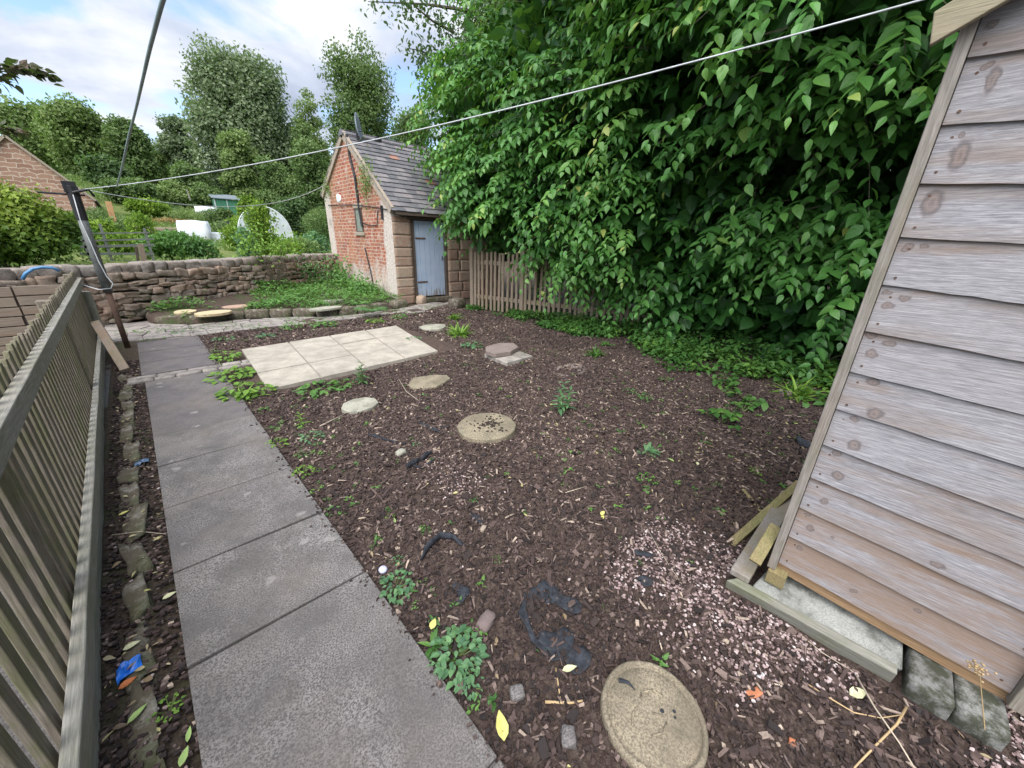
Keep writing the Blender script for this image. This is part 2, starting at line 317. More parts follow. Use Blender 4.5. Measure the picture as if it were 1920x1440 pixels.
M['slate']=slate()
def soil(name,cs,scale=70,moss=0):
    m=NM(name,.95,.1); n=m.noise(scale,6,.8); c=m.ramp(n,cs)
    c=m.mix(m.ramp(m.vor(scale*.9,out='Color'),[(.55,0),(.95,.45)]),c,cs[-1][1])
    if moss: c=m.mix(m.math('MULTIPLY',m.ramp(m.noise(1.7,5,.7),[(.5,0),(.6,1)]),moss),c,(.06,.1,.03))
    m.col(c); m.bump(n,1.,.02); m.bump(m.noise(8,4),.5,.05); return m.m
M['mulch']=soil('dark_bark_mulch',[(.3,(.028,.02,.017)),(.5,(.085,.06,.05)),(.72,(.2,.15,.125))])
M['dirt']=soil('brown_earth',[(.3,(.035,.026,.02)),(.5,(.08,.06,.045)),(.72,(.17,.135,.105))],50,.35)
M['bed']=soil('weedy_bed_soil',[(.3,(.035,.025,.02)),(.5,(.075,.055,.045)),(.72,(.15,.115,.09))],30,.8)
M['gravelpath']=soil('grey_gravel',[(.3,(.07,.065,.06)),(.5,(.16,.15,.14)),(.72,(.3,.28,.27))],110)
M['hill']=soil('rough_grass_and_plots',[(.35,(.05,.075,.02)),(.5,(.11,.15,.04)),(.68,(.2,.2,.09))],1.3)
def chips():
    m=NM('bark_chips',.85,.2); at=m.attr()
    c=m.ramp(at,[(0,(.028,.023,.022)),(.35,(.06,.041,.036)),(.68,(.115,.08,.07)),(.89,(.22,.165,.14)),(1,(.50,.40,.31))])
    c=m.mix(m.ramp(m.noise(120,3),[(.4,0),(.7,.4)]),c,(.03,.022,.02)); m.col(c); m.bump(m.noise(200,3),.4,.003); return m.m
M['chips']=chips()
def pebb():
    m=NM('pink_grey_gravel',.8,.3); at=m.attr(); m.col(m.ramp(at,[(0,(.12,.085,.08)),(.35,(.24,.17,.16)),(.75,(.36,.265,.255)),(1,(.52,.46,.44))])); return m.m
M['pebbles']=pebb()
def brick():
    m=NM('old_red_brick',.9,.15)
    # gable lies in the local YZ plane -> map (y,z)
    s=m.sep(m.tc.outputs['Object']); cb=m.N.new('ShaderNodeCombineXYZ')
    w=m.math('MULTIPLY',m.math('SUBTRACT',m.noise(3,3),.5),.05)
    m.L.new(m.math('ADD',s[1],w),cb.inputs[0]); m.L.new(m.math('ADD',s[2],w),cb.inputs[1])
    b=m.N.new('ShaderNodeTexBrick'); m.L.new(cb.outputs[0],b.inputs['Vector'])
    b.inputs['Scale'].default_value=1; b.inputs['Brick Width'].default_value=.235; b.inputs['Row Height'].default_value=.088; b.inputs['Mortar Size'].default_value=.012; b.inputs['Mortar Smooth'].default_value=.3; b.inputs['Bias'].default_value=-.15
    b.inputs['Color1'].default_value=(.33,.08,.042,1); b.inputs['Color2'].default_value=(.19,.09,.08,1); b.inputs['Mortar'].default_value=(.50,.40,.32,1)
    c=m.mix(m.ramp(m.noise(14,5,.7),[(.35,0),(.7,.5)]),b.outputs['Color'],(.36,.13,.07))
    c=m.mix(m.ramp(m.noise(1.3,5,.7),[(.42,0),(.62,.5)]),c,(.42,.24,.14))
    n=m.noise(2.6,6,.7); y=s[1]; z=s[2]
    # whitewash / render strips at both ends and low patches
    def band(v,a,bb,wd): return m.ramp(m.math('ADD',v,m.math('MULTIPLY',m.math('SUBTRACT',n,.5),wd)),[(a,1),(bb,0)])
    e1=band(m.math('MULTIPLY',y,.2),.085,.10,.12)
    e2=m.ramp(m.math('ADD',m.math('MULTIPLY',y,.2),m.math('MULTIPLY',m.math('SUBTRACT',n,.5),.08)),[(.735,0),(.755,1)])
    e3=m.math('MULTIPLY',m.ramp(m.math('ADD',m.math('MULTIPLY',z,.4),m.math('MULTIPLY',m.math('SUBTRACT',n,.5),.9)),[(.26,1),(.40,0)]),.85)
    wash=m.mix(m.ramp(m.noise(20,5,.75),[(.4,0),(.62,1)]),(.62,.58,.52),(.38,.30,.25))
    c=m.mix(m.math('MAXIMUM',m.math('MAXIMUM',e1,e2),e3),c,wash); c=m.mix(m.ramp(m.noise(5,6,.8),[(.52,0),(.62,.7)]),c,(.52,.44,.38)); c=m.mix(m.ramp(m.noise(2.1,6,.8),[(.55,0),(.68,.6)]),c,(.13,.10,.09))
    m.col(c); m.bump(b.outputs['Fac'],-.7,.012); m.bump(m.noise(40,5),.5,.008); return m.m
M['brick']=brick()
def farstone():
    m=NM('pink_coursed_stone',.9,.1); s=m.sep(m.tc.outputs['Object']); cb=m.N.new('ShaderNodeCombineXYZ')
    w=m.math('MULTIPLY',m.math('SUBTRACT',m.noise(2.2,3),.5),.35)
    m.L.new(m.math('ADD',s[0],w),cb.inputs[0]); m.L.new(m.math('ADD',s[2],w),cb.inputs[1])
    b=m.N.new('ShaderNodeTexBrick'); m.L.new(cb.outputs[0],b.inputs['Vector']); b.inputs['Scale'].default_value=1
    b.inputs['Brick Width'].default_value=.55; b.inputs['Row Height'].default_value=.2; b.inputs['Mortar Size'].default_value=.022; b.inputs['Mortar Smooth'].default_value=.2
    b.inputs['Color1'].default_value=(.27,.15,.11,1); b.inputs['Color2'].default_value=(.40,.25,.18,1); b.inputs['Mortar'].default_value=(.52,.42,.34,1)
    m.col(m.mix(m.ramp(m.noise(4,4),[(.4,0),(.7,.4)]),b.outputs['Color'],(.3,.19,.14))); m.bump(b.outputs['Fac'],-.6,.03); return m.m
M['farstone']=farstone()
def door():
    m=NM('peeling_blue_paint',.6,.3); z=m.sep(m.tc.outputs['Object'])[2]
    v=m.coord((16,16,2)); n=m.noise(1.6,6,.75,v); paint=m.mix(m.ramp(m.noise(3,4),[(.4,0),(.7,.6)]),(.36,.45,.58),(.47,.54,.64))
    k=m.ramp(m.math('ADD',m.math('MULTIPLY',z,-.42),m.math('MULTIPLY',n,1.2)),[(.50,0),(.56,1)])
    m.col(m.mix(k,paint,m.mix(m.noise(30,4),(.12,.08,.06),(.35,.33,.3)))); m.bump(k,.3,.003); return m.m
M['door']=door()
def log_end(name,c1,c2):
    m=NM(name,.85,.2); s=m.tc.outputs['Object']; w=m.N.new('ShaderNodeTexWave'); w.wave_type='RINGS'; w.rings_direction='Z'; w.inputs['Scale'].default_value=9; w.inputs['Distortion'].default_value=3; w.inputs['Detail'].default_value=3
    m.L.new(s,w.inputs['Vector']); m.col(m.mix(w.outputs['Fac'],c1,c2)); return m.m
M['log']=log_end('cut_log_face',(.55,.47,.30),(.42,.33,.2)); M['logpink']=log_end('pinkish_cut_log',(.42,.29,.22),(.33,.22,.17))
# ---------------------------------------------------------------- world and sun
SUN_AZ,SUN_EL=math.radians(-118),math.radians(56)     # azimuth from +Y towards +X
w=bpy.data.worlds.new('World'); SC.world=w; w.use_nodes=True; nt=w.node_tree; N=nt.nodes; L=nt.links
bg=N['Background']; bg.inputs[1].default_value=.115
sky=N.new('ShaderNodeTexSky'); sky.sky_type='NISHITA'; sky.sun_disc=False; sky.sun_elevation=SUN_EL; sky.sun_rotation=SUN_AZ; sky.air_density=1; sky.dust_density=1.5
tc=N.new('ShaderNodeTexCoord'); sp=N.new('ShaderNodeSeparateXYZ'); L.new(tc.outputs['Generated'],sp.inputs[0])
def wm(op,a,b):
    n=N.new('ShaderNodeMath'); n.operation=op
    for i,v in enumerate((a,b)):
        if isinstance(v,bpy.types.NodeSocket): L.new(v,n.inputs[i])
        else: n.inputs[i].default_value=v
    return n.outputs[0]
den=wm('ADD',wm('MAXIMUM',sp.outputs[2],0.),.22)
cb=N.new('ShaderNodeCombineXYZ'); L.new(wm('DIVIDE',sp.outputs[0],den),cb.inputs[0]); L.new(wm('DIVIDE',sp.outputs[1],den),cb.inputs[1])
def wn(scale,detail,off):
    mp=N.new('ShaderNodeMapping'); mp.inputs['Location'].default_value=off; L.new(cb.outputs[0],mp.inputs[0])
    n=N.new('ShaderNodeTexNoise'); n.inputs['Scale'].default_value=scale; n.inputs['Detail'].default_value=detail; n.inputs['Roughness'].default_value=.55; n.inputs['Distortion'].default_value=.3; L.new(mp.outputs[0],n.inputs[0]); return n.outputs[0]
def wr(f,st):
    n=N.new('ShaderNodeValToRGB'); e=n.color_ramp.elements
    for i,(p,c) in enumerate(st):
        el=e[i] if i<2 else e.new(p); el.position=p; el.color=(*c,1)
    L.new(f,n.inputs[0]); return n.outputs[0]
cover=wr(wn(1.5,7,(3.1,1.7,0)),[(.43,(0,0,0)),(.53,(1,1,1))])
shade=wr(wn(1.1,6,(7.3,2.2,0)),[(.37,(.42,.48,.62)),(.48,(.62,.68,.81)),(.60,(.97,.98,1.))])
sc_=N.new('ShaderNodeMix'); sc_.data_type='RGBA'; sc_.blend_type='MULTIPLY'; sc_.inputs[0].default_value=1; L.new(shade,sc_.inputs[6]); sc_.inputs[7].default_value=(4.9,4.95,5.0,1)
blue=N.new('ShaderNodeMix'); blue.data_type='RGBA'; blue.blend_type='MULTIPLY'; blue.inputs[0].default_value=1; L.new(sky.outputs[0],blue.inputs[6]); blue.inputs[7].default_value=(1.25,1.3,1.35,1)
mx=N.new('ShaderNodeMix'); mx.data_type='RGBA'; L.new(cover,mx.inputs[0]); L.new(blue.outputs[2],mx.inputs[6]); L.new(sc_.outputs[2],mx.inputs[7]); L.new(mx.outputs[2],bg.inputs[0])
sl=bpy.data.lights.new('sun','SUN'); sl.energy=3.0; sl.angle=math.radians(75); sl.color=(1,.975,.94)
so=bpy.data.objects.new('sun',sl); COL.objects.link(so)
sd=Vector((math.sin(SUN_AZ)*math.cos(SUN_EL),math.cos(SUN_AZ)*math.cos(SUN_EL),math.sin(SUN_EL))); so.rotation_euler=sd.to_track_quat('Z','Y').to_euler(); so.location=(-5,-3,12)
SC.view_settings.view_transform='Standard'; SC.view_settings.look='None'; SC.view_settings.exposure=1.03; SC.view_settings.gamma=1
SC.cycles.max_bounces=6; SC.cycles.diffuse_bounces=3; SC.cycles.transparent_max_bounces=4; SC.cycles.use_denoising=True
# ================================================================ SETTING
WA=np.array([-.6,9.95]); WB=np.array([4.71,12.9]); WU=(WB-WA)/np.linalg.norm(WB-WA); WN=np.array([-WU[1],WU[0]])   # WN points to the far side
def hillz(s,u=0):
    s=np.asarray(s,float)
    z=.78+.055*np.clip(s,0,15)+.17*np.clip(s-15,0,30)+.07*np.clip(s-45,0,150)
    return z
def terrain(x,y):
    p=np.array([x,y])-WA; s=p@WN; u=p@WU
    return float(hillz(s)+.08*vnoise(np.array([[x*.7,y*.7,0]]),3)[0]) if s>0 else 0.
# ground: flat sheet reaching the horizon
def gspace(n,a): t=np.linspace(-1,1,n); return np.sinh(t*a)/np.sinh(a)
gx=gspace(60,5)*900; gy=gspace(60,5)*900; A,B=np.meshgrid(gx,gy,indexing='ij')
mb=MB(); mb.add(np.stack([A,B,A*0-.012],-1).reshape(-1,3),[strip(None,60,60)],.5)
tag(mb.build('ground',M['dirt']),kind='structure')
# allotment hillside
uu=np.concatenate([np.linspace(-300,-30,20),np.linspace(-28,50,90),np.linspace(55,300,20)]); ss=np.concatenate([[.12],np.linspace(.3,30,70),np.linspace(31,60,30),np.linspace(64,200,14)])
A,B=np.meshgrid(uu,ss,indexing='ij'); X=WA[0]+A*WU[0]+B*WN[0]; Y=WA[1]+A*WU[1]+B*WN[1]
Z=hillz(B)+.08*vnoise(np.stack([X*.7,Y*.7,X*0],-1),3)
mb=MB(); mb.add(np.stack([X,Y,Z],-1).reshape(-1,3),[strip(None,len(uu),len(ss))],.5)
tag(mb.build('hill',M['hill'],smooth=True),kind='structure')
# mulch bed
def soilz(x,y): 
    P=np.stack([x,y,x*0],-1); e=np.clip((np.abs(x-.14)-.33)/.35,.12,1); return .004+e*(.01+.022*vnoise(P*1.3,5)+.012*vnoise(P*4,6))+.005*vnoise(P*13,7)*np.clip(e*2,0,1)
gx=np.linspace(.46,8.5,230); gy=np.linspace(-2.6,8.3,300); A,B=np.meshgrid(gx,gy,indexing='ij')
mb=MB(); mb.add(np.stack([A,B,soilz(A,B)],-1).reshape(-1,3),[strip(None,len(gx),len(gy))],.5)
tag(mb.build('soil',M['mulch'],smooth=True),kind='structure')
# strip of earth between fence and path
gx=np.linspace(-.47,-.19,16); gy=np.linspace(-1,8.2,260); A,B=np.meshgrid(gx,gy,indexing='ij')
A=A-.018*(B-1)*np.clip((-A-.2)*4,0,1); mb=MB(); mb.add(np.stack([A,B,soilz(A,B)*.8-.01],-1).reshape(-1,3),[strip(None,len(gx),len(gy))],.5)
tag(mb.build('soil',M['dirt'],smooth=True),kind='structure')
# neighbour's gravel side
mb=MB(); mb.box(-9,-.50,-4,9.0,-.05,.004); tag(mb.build('path',M['gravelpath']),kind='structure')
# raised weedy bed in front of the wall
front=np.array([(-.05,9.75),(.12,9.32),(.7,9.12),(1.5,9.25),(2.2,8.85),(3.05,8.37),(3.55,8.47),(4.4,8.55),(4.72,8.7)])
def bedfront(t):
    d=np.r_[0,np.cumsum(np.linalg.norm(np.diff(front,axis=0),axis=1))]; d/=d[-1]
    return np.stack([np.interp(t,d,front[:,0]),np.interp(t,d,front[:,1])],-1)
t=np.linspace(0,1,90); fr_=bedfront(t); bk=np.stack([np.interp(t,[0,1],[.1,4.8]),0*t],-1); bk[:,1]=WA[1]+(bk[:,0]-WA[0])*WU[1]/WU[0]+.1
sv=np.linspace(0,1,40); P=fr_[:,None,:]*(1-sv)[None,:,None]+bk[:,None,:]*sv[None,:,None]
Z=np.where(sv<.02,0.,.13+.16*sv)[None,:]+.03*vnoise(np.concatenate([P*2,P[...,:1]*0],-1),9)*np.clip(sv*10,0,1); Z=np.where(sv[None,:]==0,-.01,Z)
mb=MB(); mb.add(np.concatenate([P,Z[...,None]],-1).reshape(-1,3),[strip(None,90,40)],.5); tag(mb.build('soil',M['bed'],smooth=True),kind='structure')
# raised bed height helper
def bedz(x,y): return .13+.10
# main path: worn dark slabs with joints
mb=MB(); ys=[-2.2,-1.2,-.3,.52,1.52,2.12,2.76,3.36,3.95,4.42,5.0,5.62]
for i in range(len(ys)-1):
    a,b=ys[i],ys[i+1]; g=.0038 if i not in (3,) else .009; dz=random.uniform(-.006,.006); sk=-.02+random.uniform(-.006,.006)
    x0,x1=-.212,.482
    mb.hexa([(x0,a+g,-.04),(x1,a+g+sk,-.04),(x1,b-g+sk,-.04),(x0,b-g,-.04),(x0,a+g,.032+dz),(x1,a+g+sk,.03+dz),(x1,b-g+sk,.031-dz),(x0,b-g,.031)],.1+.4*random.random()+(.5 if a>3.9 else 0))
for a,b in ((5.93,6.55),(6.55,7.15),(7.15,7.86)):
    mb.box(-.235,.49,a+.006,b-.006,-.04,.03+random.uniform(-.003,.003),c=1.)
mb.box(-.205,.475,-2,7.8,-.05,.008,0)
tag(mb.build('path',M['slab'],bevel=.004),kind='structure')
# crossing course of worn stone setts
mb=MB()
for k in range(2):
    x=-.36
    while x<.78:
        l=random.uniform(.14,.34); y=5.69+.12*k-.02*(x>0); stone(mb,(x+l/2,y,.012+random.uniform(-.004,.006)),(l-.012,.105,.06),random.uniform(-.02,.02),random.randint(0,999),.25,.05,4); x+=l
tag(mb.build('path',M['crazy'],smooth=True),kind='structure')
# crazy paved cross path
mb=MB(); cells=[]
pfx=np.array([-.62,-.3,.5,1.3,2.0,2.6,3.35,4.3,5.2,6.2]); flo=np.array([8.15,8.13,7.98,7.98,7.9,7.92,7.85,7.75,7.5,7.3]); fhi=np.array([9.95,9.8,8.98,9.02,8.75,8.45,8.28,8.38,8.75,8.9])
nx,ny=26,5; g=np.zeros((nx+1,ny+1,2))
for i in range(nx+1):
    x=-.62+i*(6.6/nx)
    for j in range(ny+1):
        f=j/ny; xx=x+(random.uniform(-.08,.08) if 0<i<nx else 0); lo,hi=np.interp(xx,pfx,flo),np.interp(xx,pfx,fhi)
        g[i,j]=(xx,lo+(hi-lo)*f+(random.uniform(-.06,.06) if 0<j<ny else random.uniform(-.02,.02)))
for i in range(nx):
    j=0
    while j<ny:
        q=np.array([g[i,j],g[i+1,j],g[i+1,j+1],g[i,j+1]]); c=q.mean(0)
        if not(c[0]>4.4 and random.random()<.35):
            q=c+(q-c)*.955; z=.012+random.uniform(0,.014); mb.prism([tuple(v) for v in q],-.03,[z+random.uniform(0,.005) for _ in range(4)])
        j+=1
mb.box(-.6,.1,8.2,9.9,-.03,.004); mb.box(.1,4.3,8.0,8.5,-.03,.004)
tag(mb.build('path',M['crazy'],bevel=.008),kind='structure')
# pale patio
mb=MB(); C00=np.array((.72,4.47)); C10=np.array((2.98,4.58)); C01=np.array((.83,6.43)); C11=np.array((3.36,6.58))
def pat(u,v): return (C00*(1-u)+C10*u)*(1-v)+(C01*(1-u)+C11*u)*v
for i in range(4):
    for j in range(3):
        e=.0042; q=[pat(i/4+e,j/3+e),pat((i+1)/4-e,j/3+e),pat((i+1)/4-e,(j+1)/3-e),pat(i/4+e,(j+1)/3-e)]
        dz=random.uniform(-.003,.003); mb.prism([tuple(v) for v in q],-.02,.052+dz,.05+.3*random.random())
q=[pat(.01,.01),pat(.99,.01),pat(.99,.99),pat(.01,.99)]; mb.prism([tuple(v) for v in q],-.03,.036,1.)
tag(mb.build('patio',M['patio'],bevel=.004),kind='structure')

# ================================================================ stone wall
root=empty('stone_wall',(WA[0],WA[1],0),'low dry-laid sandstone boundary wall with rounded coping across the back of the garden','wall')
ang=math.atan2(WU[1],WU[0]); mbw=MB(); mbm=MB()
def wp(u,s,z): return (WA[0]+u*WU[0]+s*WN[0],WA[1]+u*WU[1]+s*WN[1],z)
def wallh(u): return .86+.03*u*.8 if u>0 else .86
z=.03; row=0; sd_=0
while z<.84:
    h=random.uniform(.08,.16); u=-4.0-random.random()*.2
    while u<6.0:
        l=random.uniform(.10,.30)*(1.25 if h>.12 else 1.); hh=h*random.uniform(.72,1.28); dzz=.018*u*min(1,z) if u>0 else 0
        stone(mbw,wp(u+l/2,-.02+random.uniform(-.03,.02),z+h/2+dzz+random.uniform(-.025,.025)),(l*1.0,.26,hh*1.03),ang+random.uniform(-.05,.05),sd_,.10,.24,4,fr=1.5,tilt=(random.uniform(-.14,.14),0)); sd_+=1
        u+=l*1.0
    z+=h; row+=1
mbw.build('stonework',M['wallstone'],root,smooth=True)
mbm.hexa([wp(-4.2,.0,0),wp(6.0,.0,0),wp(6.0,.34,0),wp(-4.2,.34,0),wp(-4.2,.0,.84),wp(6.0,.0,.93),wp(6.0,.34,.93),wp(-4.2,.34,.84)]); mbm.build('core',M['mortar'],root)
u=-4.2
while u<5.95:
    l=random.uniform(.2,.34) if random.random()<.75 else random.uniform(.45,.62); c=MB(); zz=.93+(.018*u if u>0 else 0)+random.uniform(-.012,.015)
    stone(c,wp(u+l/2,.12,zz),(l*.975,.46,random.uniform(.17,.22)),ang+random.uniform(-.05,.05),sd_,.30,.12,6,fr=1.6,tilt=(random.uniform(-.08,.08),0)); sd_+=1
    c.build('coping_stone',M['coping'],root,smooth=True); u+=l
# bed kerb stones
KL=['first kerb stone of the bed edge, at its left end','second kerb stone of the bed edge from the left','long kerb stone under the weedy bed, third from the left','fourth kerb stone of the bed edge from the left','kerb stone below the pale slab, fifth from the left','rounded kerb stone right of the pale slab','short kerb stone, last before the brick outbuilding corner']
kt=[.335,.42,.50,.585,.665,.745,.82]; 
for k,(t0,lab) in enumerate(zip(kt,KL)):
    t1=(kt[k+1] if k<6 else .89)-.006; a=bedfront(np.array([t0]))[0]; b=bedfront(np.array([t1]))[0]; c=(a+b)/2; l=np.linalg.norm(b-a); mb=MB()
    stone(mb,(c[0],c[1]+.0,.075),(l,.17,.19 if k<4 else .21),math.atan2(b[1]-a[1],b[0]-a[0]),400+k,.35,.08,6,fr=2)
    one(mb,'kerb_stone',M['edging'],(c[0],c[1],0),lab,'kerb stone','kerb stones edging the raised bed',smooth=True)
for k,(px,py,l,lab) in enumerate([(330,606,.5,'long mossy edging stone in front of the left cut log round'),(392,603,.55,'mossy edging stone in front of the big pale log round'),(300,598,.32,'upright grey stone at the left end of the raised bed'),(440,598,.35,'moss-grown edging stone right of the log rounds')]):
    c=G(px,py); mb=MB(); stone(mb,(c[0],c[1],.06),(l,.2,.17),-.15,450+k,.45,.12,6); one(mb,'kerb_stone',M['edging'],(c[0],c[1],0),lab,'kerb stone','kerb stones edging the raised bed',smooth=True)
mb=MB(); c=(4.5,8.62); stone(mb,(c[0],c[1],.09),(.42,.3,.2),.1,470,.6,.1,6); one(mb,'boulder',M['edging'],(*c,0),'rounded boulder at the foot of the brick outbuilding front corner','stone',smooth=True)
mb=MB(); c=(5.28,8.82); stone(mb,(c[0],c[1],.1),(.24,.2,.24),.4,471,.6,.12,6); one(mb,'boulder',M['quoin'],(*c,0),'small brown stone standing at the left foot of the blue door','stone',smooth=True)
mb=MB(); c=G(857,578); stone(mb,(c[0],c[1],.12),(.4,.3,.26),.2,472,.6,.12,6); one(mb,'boulder',M['edging'],(*c,0),'grey boulder between the blue door and the first post of the far fence','stone',smooth=True)
# log rounds & slabs in the bed
def disc(name,c,rx,ry,z0,z1,mat,lab,cat,rz=0,n=28,jit=.02,smooth=False,group=None,bev=.006,seed=0,tilt=0):
    r=random.Random(seed); pts=[]
    for k in range(n):
        t=2*PI*k/n; q=1+r.uniform(-jit,jit); x,y=rx*q*math.cos(t),ry*q*math.sin(t); pts.append((c[0]+x*math.cos(rz)-y*math.sin(rz),c[1]+x*math.sin(rz)+y*math.cos(rz)))
    mb=MB(); mb.prism(pts,z0,[z1+tilt*(p[1]-c[1]) for p in pts],.12); return one(mb,name,mat,(c[0],c[1],0),lab,cat,group,bevel=bev)
disc('log_round',G(400,585,.2),.30,.22,.15,.20,M['log'],'large pale oval cut log round lying on the raised bed','log round',.2,seed=1)
disc('log_round',G(347,582,.2),.17,.2,.15,.19,M['log'],'small pale cut log round, left of the large oval one','log round',.1,seed=2,jit=.05)
disc('log_round',G(448,573,.2),.30,.2,.15,.195,M['logpink'],'pinkish flat log slice behind the large oval round','log round',0,seed=3,jit=.04)
for k,(px,py,rx,ry,lab) in enumerate([(612,577,.34,.17,'pale flat stone on the raised bed edge, front one of two'),(622,565,.3,.16,'pale flat stone on the raised bed, behind the front one')]):
    disc('flat_stone',G(px,py,.2),rx,ry,.16,.205+.02*k,M['paleslab'],lab,'paving stone',.1,9,.12,seed=10+k)
# stepping stones and flags
def stepping(px,py,rx,ry,h,mat,lab,n=28,rz=0,jit=.015,seed=0,name='stepping_stone',z0=-.01,tilt=0): return disc(name,G(px,py,h),rx,ry,z0,h,mat,lab,'stepping stone',rz,n,jit,seed=seed,bev=.008,tilt=tilt)
D2=G(913,797,.07)
stepping(913,797,.265,.255,.075,M['disc'],'round buff stepping stone strewn with dark crumbs in the middle of the bark bed',seed=20)
mb=MB()
for k in range(90):
    a,r=random.uniform(0,2*PI),abs(random.gauss(0,.11)); 
    if r>.23: continue
    x,y=D2[0]+math.cos(a)*r*1.2+.02,D2[1]+math.sin(a)*r*.9; stone(mb,(x,y,.079),(random.uniform(.008,.03),random.uniform(.006,.016),.008),random.uniform(0,3),k,.5,.2,1,c_=random.uniform(0,.3))
tag(mb.build('bark_crumbs',M['chips'],org=(D2[0],D2[1],.07)),'dark bark crumbs scattered on the middle round stepping stone','bark','',kind='stuff')
stepping(675,757,.185,.165,.055,M['paleslab'],'small pale lichened eight-sided stepping stone near the patio',9,.2,.03,21)
stepping(803,714,.27,.20,.03,M['disc'],'half-buried sandy stone slab right of the patio front corner',11,.1,.09,22)
stepping(940,652,.33,.22,.14,M['flag'],'raised purple-grey six-sided flagstone lying on a square slab',7,.25,.1,23,z0=.075)
stepping(953,665,.40,.34,.07,M['crazy'],'pale square slab under the purple-grey flagstone',4,.75,.05,24)
stepping(1070,693,.34,.2,.03,M['flag'],'flat grey flagstone half under weeds, right of the raised flagstone',7,.1,.12,25)
stepping(812,612,.29,.24,.05,M['paleslab'],'pale flat stone beside the weeds near the blue door',8,.1,.1,26)
stepping(1476,733,.10,.08,.06,M['flag'],'small grey stone among the weeds left of the shed',8,.3,.1,27)
# near round decorative stepping stone
D1=np.array(G(1225,1335,.06)); root=empty('stepping_stone',(D1[0],D1[1],0),'round buff stepping stone with raised rim and worn moulded picture in the foreground','stepping stone')
mb=MB(); R=.178; prof=[(0,.050),(.04,.053),(.08,.050),(.12,.052),(.150,.050),(.155,.045),(.159,.050),(.163,.058),(.172,.058),(.178,.052),(.180,.035),(.180,-.01)]; n=72; V=[]
for (r,z) in prof:
    for k in range(n):
        t=2*PI*k/n; rr=r*(1+.006*math.sin(3*t)+.004*math.sin(7*t)); zz=z+(.0022*math.sin(26*t) if .159<r<.175 else 0)+(.0035*vnoise(np.array([[rr*math.cos(t)*30,rr*math.sin(t)*30,0]]),4)[0] if 0<r<.15 else 0)
        V.append((D1[0]+rr*math.cos(t),D1[1]+rr*math.sin(t),zz))
mb.add(V,[np.array([(i*n+k,i*n+(k+1)%n,(i+1)*n+(k+1)%n,(i+1)*n+k) for i in range(len(prof)-1) for k in range(n)])[:,::-1]],.5)
mb.build('disc',M['disc'],root,smooth=True)
mb=MB(); q=lambda x,y:(D1[0]+x,D1[1]+y,.0545)
for pts in ([(-.09,.03),(-.05,.05),(0,.045),(.03,.06)],[(.03,.06),(.07,.035),(.075,0)],[(-.06,-.03),(-.03,-.05),(.01,-.045)],[(.0,.0),(.02,-.03)]):
    mb.tube([(p[0]+D1[0],p[1]+D1[1],.0525) for p in pts],.0035,5)
mb.build('relief',M['disc'],root,smooth=True)
mb=MB()
for (x,y,s) in ((.03,-.02,.012),(.06,-.05,.010),(.045,-.06,.008)):
    mb=MB(); stone(mb,(D1[0]+x,D1[1]+y,.054),(s,s,.004),0,int(s*1e4),.8,.1,2,c_=0); mb.build('dark_speck',M['membrane'],root)
mb=MB()
mb.tube([(D1[0]+.005,D1[1]+.14,.056),(D1[0]+.022,D1[1]+.11,.058),(D1[0]+.02,D1[1]+.08,.055)],[.009,.006,.001],5,0)
mb.build('dark_crack',M['membrane'],root)
# edging stones in the strip by the fence
y=.35; k=0
ordn=['nearest','second','third','fourth','fifth','sixth','seventh','eighth','ninth','tenth','eleventh','twelfth','thirteenth','fourteenth','fifteenth','sixteenth','seventeenth']
while y<6.9 and k<16:
    l=random.uniform(.26,.42); x=-.325-.008*y+random.uniform(-.012,.012); mb=MB()
    stone(mb,(x+random.uniform(-.012,.012),y+l/2,-.02),(.095+random.uniform(-.02,.02),l*1.0,.09+random.uniform(-.02,.025)),random.uniform(-.1,.1)+.02,500+k,.12,.3,6,fr=1.7,tilt=(random.uniform(-.3,.3),random.uniform(-.08,.08)))
    one(mb,'edging_stone',M['edging'],(x,y+l/2,0),f'rough sandstone edging stone between fence and path, {ordn[k]} from the camera','edging stone','rough edging stones beside the path',smooth=True); y+=l+random.uniform(0,.05); k+=1

# ================================================================ brick outbuilding
BX,BY=4.71,9.02; root=empty('brick_outbuilding',(BX,BY,0),'small old red-brick and sandstone outbuilding with slate roof and blue door','outbuilding')
DY=4.2; XR=8.4; ZE,ZR,ZB=2.33,4.18,2.86; YR=BY+2.22
mb=MB(); prof=[(BY,0),(BY+DY,0),(BY+DY,ZB-.03),(YR,ZR-.06),(BY,ZE-.04)]
mb.add([(BX,y,z) for y,z in prof]+[(BX+.24,y,z) for y,z in prof],[tuple(range(5))[::-1],tuple(range(5,10)),(0,1,6,5),(1,2,7,6),(2,3,8,7),(3,4,9,8),(4,0,5,9)],.5)
wl=mb.build('gable_wall',M['brick'],root)
